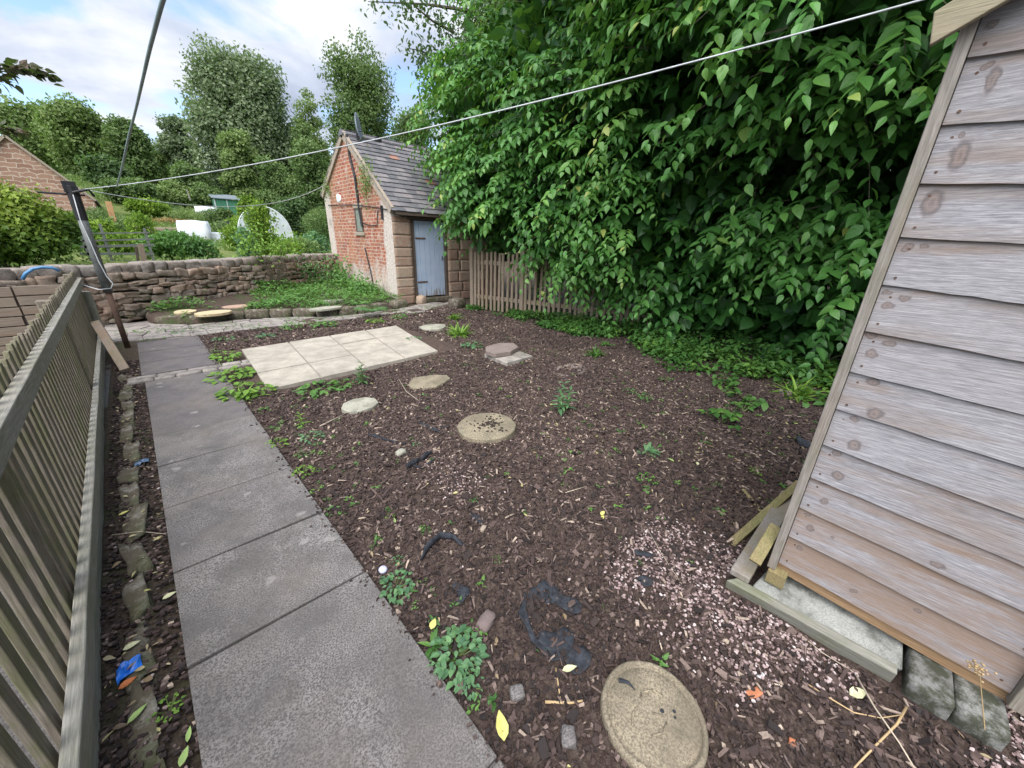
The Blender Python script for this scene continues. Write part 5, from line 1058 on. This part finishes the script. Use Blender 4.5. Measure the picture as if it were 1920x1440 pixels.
# ================================================================ stone house at left
d=32.; pk=PY(10,258,d); rc=PY(176,376,d); hw=rc[0]-pk[0]; root=empty('stone_house',(pk[0],d,2.2),'pinkish coursed-stone house gable beyond the wall at the left edge','house')
mb=MB(); pr=[(pk[0]-hw,1.5),(pk[0]+hw,1.5),(pk[0]+hw,rc[2]),(pk[0],pk[2]),(pk[0]-hw,rc[2])]
mb.add([(x,d,z) for x,z in pr]+[(x,d+9,z) for x,z in pr],[tuple(range(5)),tuple(range(5,10))[::-1],(0,5,6,1),(1,6,7,2),(4,9,5,0)],.5); mb.build('wall',M['farstone'],root)
mb=MB()
for sg in (1,-1):
    a=np.array([pk[0]+sg*(hw+.1),rc[2]-.06]); b=np.array([pk[0],pk[2]+.02]); u=np.array([0,.12])
    mb.add([(a[0],d-.08,a[1]),(b[0],d-.08,b[1]),(b[0],d-.08,b[1]+.12),(a[0],d-.08,a[1]+.12),(a[0],d+9,a[1]),(b[0],d+9,b[1]),(b[0],d+9,b[1]+.12),(a[0],d+9,a[1]+.12)],[(0,1,2,3),(4,7,6,5),(3,2,6,7),(0,4,5,1),(0,3,7,4)],.3)
mb.build('roof',M['slate'],root)
mb=MB(); 
for sg in (1,-1): mb.bar((pk[0]+sg*(hw+.08),d-.1,rc[2]),(pk[0],d-.1,pk[2]+.08),.04,.10,c=.5)
mb.build('verge',M['palemortar'],root)
# ================================================================ allotment things
def P2(px,py,d):  # point on the terrain line of sight at horizontal distance d
    r=ray(px,py); t=d/math.hypot(r[0],r[1]); return np.array([r[0]*t,r[1]*t,CAMH+r[2]*t])
# field gate / rail fence just beyond the wall
root=empty('field_gate',(-.1,13,.95),'old grey five-bar gate standing among the plants beyond the stone wall','gate')
mb=MB(); gy_=13.
for (a,b) in (((150,463),(289,459)),((150,476),(289,476)),((140,452),(289,448)),((160,492),(286,490)),((145,438),(280,436))):
    p,q=PY(*a,gy_),PY(*b,gy_); mb.bar(p,q,.03,.055 if a[1] in(463,476) else .03)
mb.build('rail',M['iron'],root)
for (a,b,w_) in (((148,434),(176,500),.07),((200,420),(214,500),.05),((288,428),(292,500),.05)):
    p,q=PY(*a,gy_),PY(*b,gy_); mb=MB(); mb.bar((q[0],gy_+.02,q[2]-.1),(q[0]-.0,gy_+.02,p[2]),w_,w_,(0,1,0)); mb.build('post',M['iron'],root)
def post(px0,py0,px1,py1,y,w_,mat,label,name='wooden_post'):
    p,q=PY(px0,py0,y),PY(px1,py1,y); mb=MB(); mb.bar((q[0],y,q[2]-.15),(p[0],y,p[2]),w_,w_*.8,(0,1,0)); one(mb,name,mat,tuple(q),label,'post',bevel=.008)
post(263,457,272,498,11.9,.10,M['picket2'],'squat brown wooden post just behind the stone wall, right of the gate middle')
post(255,462,258,498,12.1,.05,M['frame'],'thin dark post beside the squat brown one behind the wall')
post(203,378,212,412,22.,.17,M['orange_wood'],'leaning orange-brown timber stake in the allotments','stake')
for k,(x,y0,y1,dd) in enumerate(((750/4.23+300,0,0,0),)): pass
post(476,455,481,482,13.5,.03,M['black'],'thin black stake standing behind the wall left of the sapling','stake')
post(350,355,356,372,40,.09,M['paleslab'],'pale thin post far up the allotments','stake')
# polytunnel
a,b=P2(447,436,27.),P2(548,436,27.); c=(a+b)/2; wd=np.linalg.norm((b-a)[:2])/2; zt=P2(500,388,27.)[2]; zg=terrain(c[0],c[1])-.1; dr=nrm(np.array([c[0],c[1]+9,0.])); sd=np.array([dr[1],-dr[0],0])
root=empty('polytunnel',(c[0],c[1],zg),'white rounded netting tunnel in the allotments, left of the brick outbuilding','tunnel')
mb=MB(); nA=20; V=[]
for yy in np.linspace(0,4.5,8):
    for k in range(nA+1):
        t=PI*k/nA; V.append(np.array([c[0],c[1],zg])+dr*yy+sd*math.cos(t)*wd*(1+.01*math.sin(yy*5))+np.array([0,0,(zt-zg)*math.sin(t)**.8]))
V=np.array(V); mb.add(V,[strip(None,8,nA+1)],.5)
fc=[np.array([c[0],c[1],zg])]; mb.add(np.concatenate([V[:nA+1]-dr*.01,[np.array([c[0],c[1],zg])-dr*.01]]),[np.array([(k,k+1,nA+1) for k in range(nA) if not 7<k<12])],.4); mb.build('cover',M['netting'],root,smooth=False)
mb=MB()
for yy in (0,1.5,3.,4.5): mb.tube([np.array([c[0],c[1],zg])+dr*yy+sd*math.cos(PI*k/nA)*(wd+.02)+np.array([0,0,(zt-zg+.02)*math.sin(PI*k/nA)**.8]) for k in range(nA+1)],.025,5)
mb.build('hoops',M['white'],root)
# white bulk bag, planter and cold frame
def lump(name,px,py,d,sx,sy,sz,mat,label,cat,seed=0,rnd=.25):
    p=P2(px,py,d); z=terrain(p[0],p[1]); mb=MB(); stone(mb,(p[0],p[1],z+sz/2-.03),(sx,sy,sz),-.2,seed,rnd,.09,6); one(mb,name,mat,(p[0],p[1],z),label,cat,smooth=True)
lump('bulk_bag',364,432,22.,1.05,.9,.85,M['white'],'full white bulk bag on the allotment','bag',3)
lump('cold_frame',402,436,22.,.75,.6,.45,M['netting'],'pale low cold frame beside the white bulk bag','cold frame',4,.1)
lump('white_sack',380,372,38.,1.2,.8,.8,M['white'],'white heap of sacking far up the allotment left of the green shed','sack',5)
lump('net_cloche',300,448,17.,.5,.5,.4,M['netting'],'small pale blue-green cloche among the plants','cloche',6)
lump('water_butt',414,402,28,.6,.6,.8,M['black'],'dark rounded bin in the allotments','bin',7)
lump('timber_bed',306,415,26,2.2,.5,.35,M['planks'],'low brown timber-sided bed in the allotments','raised bed',8,.05)
# green shed
p=P2(423,368,42.); z=terrain(p[0],p[1])-.1; root=empty('green_shed',(p[0],p[1],z),'small green painted shed far up the allotments','shed')
mb=MB(); mb.box(p[0]-.85,p[0]+.85,p[1],p[1]+1.6,z,z+1.25); mb.build('walls',M['green_paint'],root); 
mb=MB(); mb.hexa([(p[0]-1.,p[1]-.15,z+1.27),(p[0]+1.,p[1]-.15,z+1.27),(p[0]+1.,p[1]+1.8,z+1.7),(p[0]-1.,p[1]+1.8,z+1.7),(p[0]-1.,p[1]-.15,z+1.33),(p[0]+1.,p[1]-.15,z+1.33),(p[0]+1.,p[1]+1.8,z+1.76),(p[0]-1.,p[1]+1.8,z+1.76)]); mb.build('roof',M['dish'],root)
mb=MB(); mb.box(p[0]-.88,p[0]-.8,p[1]-.03,p[1],z,z+1.3); mb.box(p[0]+.8,p[0]+.88,p[1]-.03,p[1],z,z+1.3); mb.box(p[0]-.03,p[0]+.03,p[1]-.03,p[1]-.005,z,z+1.25); mb.build('trim',M['netting'],root)
# crop plants
def crop(px,py,d,w_,h,mat,label,n=500,leaf=.12,name='crop_plant',cat='plant',dens=1.):
    p=P2(px,py,d); z=terrain(p[0],p[1])-.05; mb=MB(); P=np.clip(rng.normal(size=(n,3)),-1.7,1.7)*np.array([w_*.27,w_*.27,1]); P[:,2]=rng.random(n)**.8*h*(1-.5*np.abs(P[:,0])/w_); P+=np.array([p[0],p[1],z]); s=leaf*rng.uniform(.6,1.3,n)
    leaves(mb,P,rdir(n)+[0,0,.25],rdir(n)+[0,-.5,.9],s,s*.5,np.clip(.5+rng.normal(size=n)*.22+.3*vnoise(P*2,71),0,1),'R'); [mb.tube([(p[0],p[1],z),tuple(P[i])],.006,3,.3,False) for i in range(0,n,max(1,n//90))]; one(mb,name,mat,(p[0],p[1],z),label,cat,'plants in the allotments beyond the wall')
crop(260,410,20,.8,1.15,TI,'tall lime-green plant in the allotments above the gate',900,.12)
crop(435,440,18,.7,.95,TI,'bright lime bushy plant left of the dark green net',800,.11)
crop(500,470,14.6,.8,1.75,TI,'tall yellow-green climbing plant in front of the white tunnel',1500,.1)
crop(485,470,14.9,.5,1.6,TL,'climbing green bean plant in front of the tunnel, left side',800,.1)
crop(465,478,13.8,.5,1.0,BL,'blue-green leafy plant by the dark green net behind the wall',600,.1)
crop(335,480,14.,1.2,.75,W,'broad patch of leafy green crop behind the middle of the wall',1600,.11)
crop(372,482,13.8,.9,.65,NT,'darker leafy crop behind the wall, right of the broad patch',1100,.11)
crop(300,482,13.8,.7,.6,W,'leafy crop behind the wall beside the gate end',800,.11)
crop(565,470,15.5,1.2,.7,TL,'light green crop between tunnel and brick gable',900,.1)
crop(590,455,17,1.,.9,BL,'cabbage-like green crop beside the brick gable',800,.12)
crop(540,480,14.2,.9,.65,TI,'yellow-flecked bushy weed behind the wall right of the tunnel front',900,.09)
crop(120,460,15.5,.9,1.1,TI,'lime-green growth behind the gate on its left',900,.1)
crop(180,470,15,1.,.7,W,'green growth seen through the gate',900,.1)
crop(235,478,14.6,.9,.6,TI,'low lime growth seen through the right half of the gate',800,.1)
crop(215,425,22,1.,.8,TM,'grey-green plant beside the orange stake',600,.12)
crop(180,400,26,1.6,1.1,TM,'mid-green shrub at the corner of the stone house',900,.13)
crop(410,415,25,1.2,.9,TM,'straggly green plant behind the white bulk bag',700,.12)
crop(340,395,33,2.,.9,TL,'light green plants up the allotment slope',800,.14)
crop(318,402,32,2.4,.35,M['rust_leaf'],'orange-brown patch of dead growth up the allotments',900,.12)
crop(385,392,34,1.8,.9,TM,'mid-green plants up the allotment slope by the dark bin',800,.14)
crop(440,400,30,1.4,1.1,TI,'yellowish green plant up the slope, left of the white tunnel',800,.13)
crop(300,385,36,2.,.9,TM,'dark green low plants far left up the allotments',800,.15)
for k,(px,py,d_,mt) in enumerate([(590,395,26,TM),(605,430,21,TM)]): crop(px,py,d_,1.4,1.9,mt,['tall green shrub against the left edge of the brick gable, upper','green shrub close against the left edge of the brick gable'][k],1500,.12)
p=P2(462,465,15.2); mb=MB(); 
for dx in (0,.3): mb.box(p[0]+dx-.06,p[0]+dx+.06,p[1],p[1]+.06,terrain(p[0],p[1]),terrain(p[0],p[1])+.85)
mb.box(p[0]-.02,p[0]+.32,p[1]+.065,p[1]+.08,terrain(p[0],p[1])+.2,terrain(p[0],p[1])+.75); one(mb,'netting_screen',M['darkgreen'],(p[0],p[1],terrain(p[0],p[1])),'dark green netted panel behind the stone wall near the tunnel','net panel')
# rough grass / low crops on the slope
mb=MB(); n=60000; u=rng.uniform(-9,22,n); s=rng.uniform(.45,42,n)**1.0; x=WA[0]+u*WU[0]+s*WN[0]; y=WA[1]+u*WU[1]+s*WN[1]; k=vnoise(np.stack([x*.5,y*.5,x*0],1),81)>-.35; k&=~((x>BX-.3)&(x<9)&(y<14)); x,y,s=x[k],y[k],s[k]; n=len(x); z=hillz(s)+rng.random(n)*.16*(1+.6*vnoise(np.stack([x,y,x*0],1),82)); sz=rng.uniform(.06,.13,n)*(1+s*.035)
leaves(mb,np.stack([x,y,z],1),rdir(n)*.7+[0,0,.9],rdir(n)+[0,-.6,.3],sz,sz*.45,np.clip(.5+.35*vnoise(np.stack([x*.35,y*.35,x*0],1),83)+rng.normal(size=n)*.18,0,1),'R')
tag(mb.build('allotment_grass',TL),'rough grass and low crops covering the allotment slope beyond the wall','grass',kind='stuff')

# ================================================================ bark chips and gravel
EX=[(*G(913,797,.06),.27),(*G(675,757,.05),.18),(*G(1225,1335,.05),.185),(*G(940,652,.1),.33)]
def clear(x,y,extra=0):
    k=~((x>.66+.0*y)&(x<3.42)&(y>4.44)&(y<6.6)&((x-.72)*.056<y-4.43))
    k&=~((y<7.9)&(x<.49)); k&=~((x>1.72)&(y<.22)&(y>-.70)&(x<3))
    for ex_ in EX: k&=((x-ex_[0])**2+(y-ex_[1])**2)>ex_[2]**2
    return k
def sxyz(n,f):
    x=rng.uniform(.47,6.4,n); y=rng.uniform(-1.6,7.9,n); d=np.hypot(x,y)
    k=(rng.random(n)<f(d))&clear(x,y)&(x<np.interp(y,[-1.6,2.4,7.9],[7,6.6,5.6])); return x[k],y[k]
def scatter(n,f,lmin,lmax,asp,thk,tilt,cfun,mat,name,label,cat,zoff=.0):
    x,y=sxyz(n,f); n=len(x); L_=rng.uniform(lmin,lmax,n)*(1+.12*np.hypot(x,y)); W_=L_*rng.uniform(*asp,n); H_=rng.uniform(*thk,n)
    a=rng.uniform(0,2*PI,n); e=rng.normal(size=n)*tilt; e2=rng.normal(size=n)*tilt
    ax=np.stack([np.cos(a)*np.cos(e),np.sin(a)*np.cos(e),np.sin(e)],1); sd=nrm(np.cross(np.tile([0,0,1.],(n,1)),ax)+np.stack([e2*0,e2*0,e2],1)); nn=np.cross(ax,sd)
    C=np.stack([x,y,soilz(x,y)+H_*.4+L_*.5*np.abs(np.sin(e))*.7+zoff],1)
    T=np.array([(-1,-.75),(1,-.6),(.8,.7),(-.9,.85)]); V=np.zeros((n,8,3)); J=1+rng.uniform(-.35,.35,(n,8))
    for i in range(8):
        s_=T[i%4]; zz=-.5 if i<4 else .5
        V[:,i]=C+ax*(s_[0]*L_*.5*J[:,i])[:,None]+sd*(s_[1]*W_*.5*J[:,(i+3)%8])[:,None]+nn*(zz*H_)[:,None]
    q=np.array([[4,5,6,7],[0,1,5,4],[1,2,6,5],[2,3,7,6],[3,0,4,7]]); off=np.arange(n)*8
    mb=MB(); mb.V.append(V.reshape(-1,3)); mb.n=n*8; c=cfun(x,y,n)
    mb.F.append((q[None]+off[:,None,None]).reshape(-1,4)); mb.C.append(np.repeat(c,5))
    return tag(mb.build(name,mat),label,cat,kind='stuff')
scatter(190000,lambda d:np.clip(1.15-d*.16,.25,1),.005,.023,(.35,1.),(.003,.010),.5,lambda x,y,n:np.clip(rng.beta(.95,1.7,n)+.16*vnoise(np.stack([x*1.3,y*1.3,x*0],1),91)-.01+.015*y,0,.97),M['chips'],'bark_chips','loose brown and tan bark chips covering the garden bed','bark chips')
scatter(9000,lambda d:np.clip(1.3-d*.16,.3,1),.02,.05,(.12,.3),(.002,.006),.2,lambda x,y,n:rng.uniform(.35,1,n),M['chips'],'wood_splinters','long pale splinters of wood strewn over the bark bed','wood splinters',.006)
scatter(6500,lambda d:np.clip(1.5-d*.4,0,1),.018,.045,(.3,.9),(.004,.012),.4,lambda x,y,n:rng.beta(.8,1.5,n)*.9,M['chips'],'bark_pieces','larger dark bark pieces in the foreground bed','bark pieces',.004)
x=np.r_[rng.uniform(.5,5.,500),rng.uniform(-.45,-.22,130),rng.uniform(2.2,4.6,260)]; y=np.r_[rng.uniform(-.8,7.5,500),rng.uniform(.4,6.5,130),rng.uniform(-.2,2.2,260)]; k=clear(x,y)|(x<0); x,y=x[k],y[k]; n=len(x); a=rng.uniform(0,2*PI,n); sz=rng.uniform(.012,.04,n)
mb=MB(); leaves(mb,np.stack([x,y,np.where(x>.45,soilz(x,y),.03)+.012],1),np.stack([np.cos(a),np.sin(a),rng.uniform(-.1,.25,n)],1),rdir(n)*.35+[0,0,1],sz,sz*rng.uniform(.3,.7,n),rng.random(n)); tag(mb.build('leaf_litter',M['litter']),'small dead leaves and pale scraps scattered on the bark and beside the path','leaf litter',kind='stuff')
x=rng.uniform(-.46,-.21,3500); y=rng.uniform(.2,6.8,3500); n=3500; mb=MB(); Vq,Fq=CS[1]; q=nrm(rdir(n*8)).reshape(n,8,3); sz=rng.uniform(.003,.010,n); P=Vq[None]*sz[:,None,None]*(1+.5*q)*np.array([1,.8,.6])+np.stack([x,y,np.full(n,.016)],1)[:,None,:]; mb.V.append(P.reshape(-1,3)); mb.n=n*8; mb.F.append((Fq[None]+(np.arange(n)*8)[:,None,None]).reshape(-1,4)); mb.C.append(np.repeat(rng.beta(1,1.8,n),len(Fq))); tag(mb.build('rubble',M['chips']),'fine brown rubble and grit in the strip between fence and path','rubble',kind='stuff')
x=.482-np.abs(rng.normal(size=300))*.03; y=rng.uniform(.3,7.6,300)**1.1; n=300; mb=MB(); q=nrm(rdir(n*8)).reshape(n,8,3); sz=rng.uniform(.002,.0065,n); P=Vq[None]*sz[:,None,None]*(1+.5*q)*np.array([1,.8,.5])+np.stack([x,y,np.full(n,.036)],1)[:,None,:]; mb.V.append(P.reshape(-1,3)); mb.n=n*8; mb.F.append((Fq[None]+(np.arange(n)*8)[:,None,None]).reshape(-1,4)); mb.C.append(np.repeat(rng.beta(1,1.8,n),len(Fq))); tag(mb.build('bark_crumbs',M['chips']),'bark crumbs spilled over the right edge of the dark path','bark',kind='stuff')
# gravel spread by the shed
mb=MB(); Vb,Fb=CS[1]; Vb,Fb=CS[2]; n=26000; x=rng.uniform(.95,2.9,n); y=rng.uniform(-1.5,1.4,n); f_=1.25-((x-1.66)/.36)**2*.8-((y-.25)/.42)**2*.7
f2=1.1-((x-1.75)/.4)**2-((y+.82)/.22)**2; f_=np.maximum(f_,f2)+.6*vnoise(np.stack([x*5,y*5,x*0],1),95); k=(rng.random(n)<f_)&clear(x,y); x,y=x[k],y[k]
n2=500; x2=rng.uniform(.5,4,n2); y2=rng.uniform(.2,7,n2); k=clear(x2,y2); x=np.r_[x,x2[k]]; y=np.r_[y,y2[k]]
# pale chippings patch near the middle stone
n3=260; x3=rng.normal(1.28,.10,n3); y3=rng.normal(1.85,.22,n3); x=np.r_[x,x3]; y=np.r_[y,y3]; k=clear(x,y); x,y=x[k],y[k]
n4=160; x=np.r_[x,rng.uniform(-.42,-.22,n4)]; y=np.r_[y,rng.uniform(.4,6.5,n4)]
n=len(x); S=nrm(Vb)*.6+Vb*.4; sz=rng.uniform(.0035,.0085,n); J=1+rng.uniform(-.2,.2,(n,len(Vb),1)); a=rng.uniform(0,2*PI,n)
P=S[None]*J*sz[:,None,None]*np.array([1,.75,.5]); ca,sa=np.cos(a)[:,None],np.sin(a)[:,None]; P=np.stack([P[...,0]*ca-P[...,1]*sa,P[...,0]*sa+P[...,1]*ca,P[...,2]],-1)+np.stack([x,y,soilz(x,y)+.004+rng.random(n)*.004],1)[:,None,:]
mb.V.append(P.reshape(-1,3)); mb.n=P.shape[0]*P.shape[1]; mb.F.append((Fb[None]+(np.arange(n)*len(Vb))[:,None,None]).reshape(-1,4)); mb.C.append(np.repeat(rng.random(n),len(Fb)))
tag(mb.build('gravel',M['pebbles']),'pinkish white gravel spilled around the shed base and through the bark','gravel',kind='stuff')

# ================================================================ small things lying about
def gz(x,y): return float(soilz(np.array([x]),np.array([y]))[0])
def sm(name,px,py,size,mat,label,cat,rz=0,seed=1,rnd=.7,amp=.15,dz=.3,group=None):
    c=G(px,py,.02); z=gz(*c) if c[0]>.48 else .03; mb=MB(); stone(mb,(c[0],c[1],z+size[2]*dz),size,rz,seed,rnd,amp,4); one(mb,name,mat,(*c,z),label,cat,group,smooth=True)
sm('stone',912,1168,(.085,.055,.04),M['flag'],'pinkish grey stone in the bark above the frilly foreground weed','stone',.3,1)
sm('stone',970,1302,(.052,.045,.03),M['slab'],'dark blue-grey angular stone right of the frilly foreground weed','stone',-.5,2,.3)
sm('stone',1066,1385,(.055,.045,.03),M['slab'],'rough slate-blue lump left of the foreground stepping stone','stone',.8,3,.4,.3)
sm('stone',700,852,(.04,.035,.03),M['paleslab'],'pale pebble left of the twisted black scrap','stone',0,4) if False else None
sm('stone',752,853,(.075,.06,.045),M['paleslab'],'pale cream stone left of the twisted black scrap','stone',0,4)
sm('stone',906,994,(.045,.025,.02),M['palemortar'],'small tan chunk right of the crumpled grey plastic','stone',.4,5,.2)
sm('stone',1130,968,(.03,.02,.012),M['yellowleaf'],'tiny yellow fragment in the middle of the bark bed','fragment',.4,6)
sm('brick_fragment',1412,1304,(.055,.028,.014),M['brickbit'],'orange brick fragment in the bark right of the foreground stepping stone','brick fragment',-.5,7,.3,.25)
sm('brick_fragment',1484,1392,(.022,.018,.012),M['brickbit'],'very small orange brick crumb at the lower right','brick fragment',.2,8,.3,.25)
sm('plastic_scrap',1425,1270,(.03,.014,.01),M['white'],'small white plastic scrap right of the foreground stepping stone','plastic scrap',-.5,9,.5,.3)
c=G(718,1067,.03); mb=MB(); mb.tube([(c[0],c[1],.015),(c[0],c[1],.03),(c[0]+.003,c[1],.040)],[.019,.022,.014],14); one(mb,'bottle_cap',M['lilac'],(*c,.02),'pale lilac round lid lying at the path edge','lid',smooth=True)
# blue wrapper
for (px,py,s,lab) in ((243,1252,.045,'crumpled bright blue wrapper beside the fence in the foreground'),(266,866,.05,'small dark blue wrapper beside the path further along the fence')):
    c=G(px,py,.03); mb=MB(); nA=7; A,B=np.meshgrid(np.linspace(-1,1,nA),np.linspace(-1,1,nA),indexing='ij'); Z=.035+.018*vnoise(np.stack([A*2.2+px,B*2.2,A*0],-1),5)+.006*vnoise(np.stack([A*6+px,B*6,A*0],-1),6)
    mb.add(np.stack([c[0]+A*s*.75,c[1]+B*s*.8+A*s*.3,Z],-1).reshape(-1,3),[strip(None,nA,nA)],.5); one(mb,'wrapper',M['bluebag'] if px<250 else M['bluedark'],(*c,.02),lab,'wrapper',solid=.002)
def leafthing(px,py,L_,mat,label,a=0,asp=.45,z=.02,name='fallen_leaf'):
    c=G(px,py,z+.01); zz=(gz(*c) if c[0]>.48 else z); mb=MB(); leaves(mb,[(c[0]-math.cos(a)*L_/2,c[1]-math.sin(a)*L_/2,zz+.016)],[(math.cos(a),math.sin(a),.1)],[(.2*math.sin(a),-.1,1.)],L_,L_*asp*1.15,.5,droop=.12); o=one(mb,name,mat,(*c,zz),label,'leaf','fallen leaves',solid=.0008)
leafthing(941,1358,.09,M['yellowleaf'],'large curled yellow leaf in the bark at the bottom centre',1.0,.5)
leafthing(812,1168,.05,M['yellowleaf'],'deep yellow leaf by the path edge near the pinkish stone',.6,.6)
leafthing(1067,1258,.06,M['paleleaf'],'pale yellow leaf below the black membrane',-.5,.4)
leafthing(1607,1302,.075,M['paleleaf'],'pale green-yellow leaf below the end of the sleeper',-.6,.5)
leafthing(1130,962,.05,M['yellowleaf'],'small yellow leaf in the middle of the bark bed',.1,.5)
leafthing(1258,862,.055,M['limeleaf'],'lime leaf lying beside the dark blue-green weed',1.3,.6)
leafthing(1308,868,.05,M['paleleaf'],'pale yellow leaf below the bramble seedling',.4,.5)
leafthing(740,975,.045,M['limeleaf'],'narrow green leaf on pale chips near the path',1.2,.3)
leafthing(1700,700,.05,M['paleleaf'],'x',0) if False else None
leafthing(258,1340,.06,M['limeleaf'],'pale green leaf lying between fence and edging stones in the foreground',.6,.35)
leafthing(346,1420,.055,M['limeleaf'],'pale green leaf at the bottom edge beside the path',1.1,.4)
leafthing(355,1378,.05,M['limeleaf'],'narrow green leaf just above the bottom one beside the path',1.3,.3)
leafthing(318,1118,.05,M['paleleaf'],'cream leaf between the edging stones and the path',.2,.5)
leafthing(233,963,.05,M['yellowleaf'],'brownish yellow leaf beside the fence rail halfway along',.4,.4)
leafthing(247,1212,.05,M['paleleaf'],'tan dead leaf just above the blue wrapper',.1,.55)
leafthing(240,1282,.05,M['orangeleaf'],'brown dead leaf just below the blue wrapper',.3,.55)
# dry stalks
def stalk(pts,r,mat,label,name='dry_stalk',zs=None,cat='stalk'):
    P=[];
    for i,q in enumerate(pts):
        z=.025 if zs is None else zs[i]; g=G(*q,z); P.append((g[0],g[1],z+.006))
    mb=MB(); mb.tube(P,np.linspace(r,r*.6,len(P)),6); one(mb,name,mat,P[0],label,cat,smooth=True)
stalk([(1604,1268),(1640,1330),(1685,1395),(1712,1440)],.0035,M['palestem'],'straight pale stalk crossing the bark at the lower right',zs=[.04,.05,.05,.03])
stalk([(1698,1328),(1680,1360),(1640,1400),(1600,1442)],.0045,M['drystem'],'thick orange-brown thorny stalk at the lower right')
stalk([(1500,1276),(1545,1305),(1600,1338),(1650,1348),(1690,1342)],.003,M['drystem'],'curved tan stalk between the sleeper and the thick thorny stalk',zs=[.03,.04,.03,.03,.03])
stalk([(1446,1283),(1490,1293),(1525,1302)],.003,M['palestem'],'short pale stalk left of the curved tan one')
stalk([(1480,1175),(1540,1225),(1600,1262)],.002,M['palestem'],'thin pale grass stem lying along the sleeper foot')
stalk([(1022,1318),(1070,1320),(1122,1310)],.0055,M['drystem'],'flat straw-coloured stem touching the foreground stepping stone')
stalk([(1042,1255),(1050,1310)],.004,M['drystem'],'short straw-coloured stem pointing at the flat straw stem')
stalk([(1212,990),(1240,1040),(1278,1097)],.0015,M['palestem'],'thin white thread-like stem in the bark left of the gravel')
stalk([(1060,925),(1100,913)],.0025,M['palestem'],'short tan twig in the middle of the bark bed')
stalk([(600,800),(645,778)],.005,M['palestem'],'grey twig left of the pale eight-sided stone')
stalk([(210,1005),(265,998),(312,1003)],.0022,M['palestem'],'pale thin stem bridging from the fence to the path')
stalk([(748,712),(762,735),(785,752)],.0035,M['palestem'],'curled pale root left of the half-buried sandy slab')
# upright dried seed head by the blocks
c=G(1833,1392,.0); root=empty('seed_head',(*c,0),'dried upright seed head standing in front of the concrete blocks','dried plant')
top=PX(1836,1255,c[0]-.02); mb=MB(); mb.tube([(c[0],c[1],0),(c[0]-.004,c[1]+.002,.06),top],[.0022,.002,.0015],5); mb.build('stem',M['drystem'],root)
mb=MB(); P=np.array(top)+rng.normal(size=(40,3))*.012
for q in P: stone(mb,q,(.007,.007,.006),0,3,.8,.1,1)
mb.build('florets',M['drystem'],root,smooth=True)
# black weed membrane scraps
def membrane(pts,label,h=.012,n=10,wid=.03,name='membrane_scrap',mat=None,cat='plastic'):
    P=np.array([(*G(*q[:2],.03),q[2] if len(q)>2 else 0) for q in pts]); t=np.linspace(0,len(P)-1,n*len(P)); Q=np.stack([np.interp(t,range(len(P)),P[:,i]) for i in range(3)],1); T=nrm(np.gradient(Q,axis=0)+1e-6); S=nrm(np.stack([-T[:,1],T[:,0],T[:,0]*0],1))
    nv=7; V=[]
    for i,q in enumerate(Q):
        w_=wid*(1+.45*float(vnoise(np.array([[t[i]*1.9,q[0]*5,0]]),3)[0]))*math.sin(PI*min(1,(i+1.2)/(len(Q)+1.4)))**.4
        for k in range(nv):
            f=-1+2*k/(nv-1); p=q+S[i]*w_*f; V.append((p[0],p[1],gz(p[0],p[1])+.0115+q[2]*(1-f*f)+h*float(vnoise(np.array([[p[0]*22,p[1]*22,0]]),8)[0])))
    mb=MB(); mb.add(V,[strip(None,len(Q),nv)],.5); one(mb,name,mat or M['membrane'],tuple(V[0]),label,cat,'',smooth=True,solid=.0015)
membrane([(990,1112),(1030,1105),(1065,1130),(1090,1140)],'torn black weed membrane showing through the bark, upper strip',wid=.06)
membrane([(985,1110),(980,1150),(1000,1200),(1030,1235)],'thin curved black membrane strip left of the upper one',wid=.016,h=.006)
membrane([(1010,1195),(1050,1210),(1080,1235),(1100,1255)],'torn black weed membrane patch, lower one above the foreground stepping stone',wid=.07)
membrane([(790,1050,.01),(800,1030,.025),(825,1008,.03),(850,1010,.02),(872,1025,.0)],'crumpled grey-black plastic poking out of a hollow in the bark',wid=.018,h=.006)
membrane([(762,880,.02),(785,865,.03),(808,850,.02)],'twisted black scrap standing up from the bark left of the middle round stone',wid=.022,h=.02)
membrane([(770,872),(790,880),(815,862)],'lower loop of the twisted black scrap',wid=.014,h=.01)
membrane([(690,815),(720,825),(760,835)],'thin black membrane strip near the twisted scrap',wid=.02,h=.006)
membrane([(785,790),(810,805),(830,812)],'dark membrane strip left of the middle round stone',wid=.022,h=.006)
membrane([(850,1095),(870,1110),(862,1130)],'small black membrane patch right of the path, lower centre',wid=.03,h=.006)
membrane([(885,965),(905,980)],'small blue-black membrane patch above the tan chunk',wid=.022,h=.004)
membrane([(1190,1030),(1225,1042)],'dark membrane patch left of the gravel',wid=.025,h=.006)
membrane([(1195,1085),(1225,1090)],'dark grey membrane patch in the thin gravel',wid=.03,h=.006)
membrane([(1495,822,.02),(1520,835,.04)],'black plastic lump against the shed batten',wid=.05,h=.02)
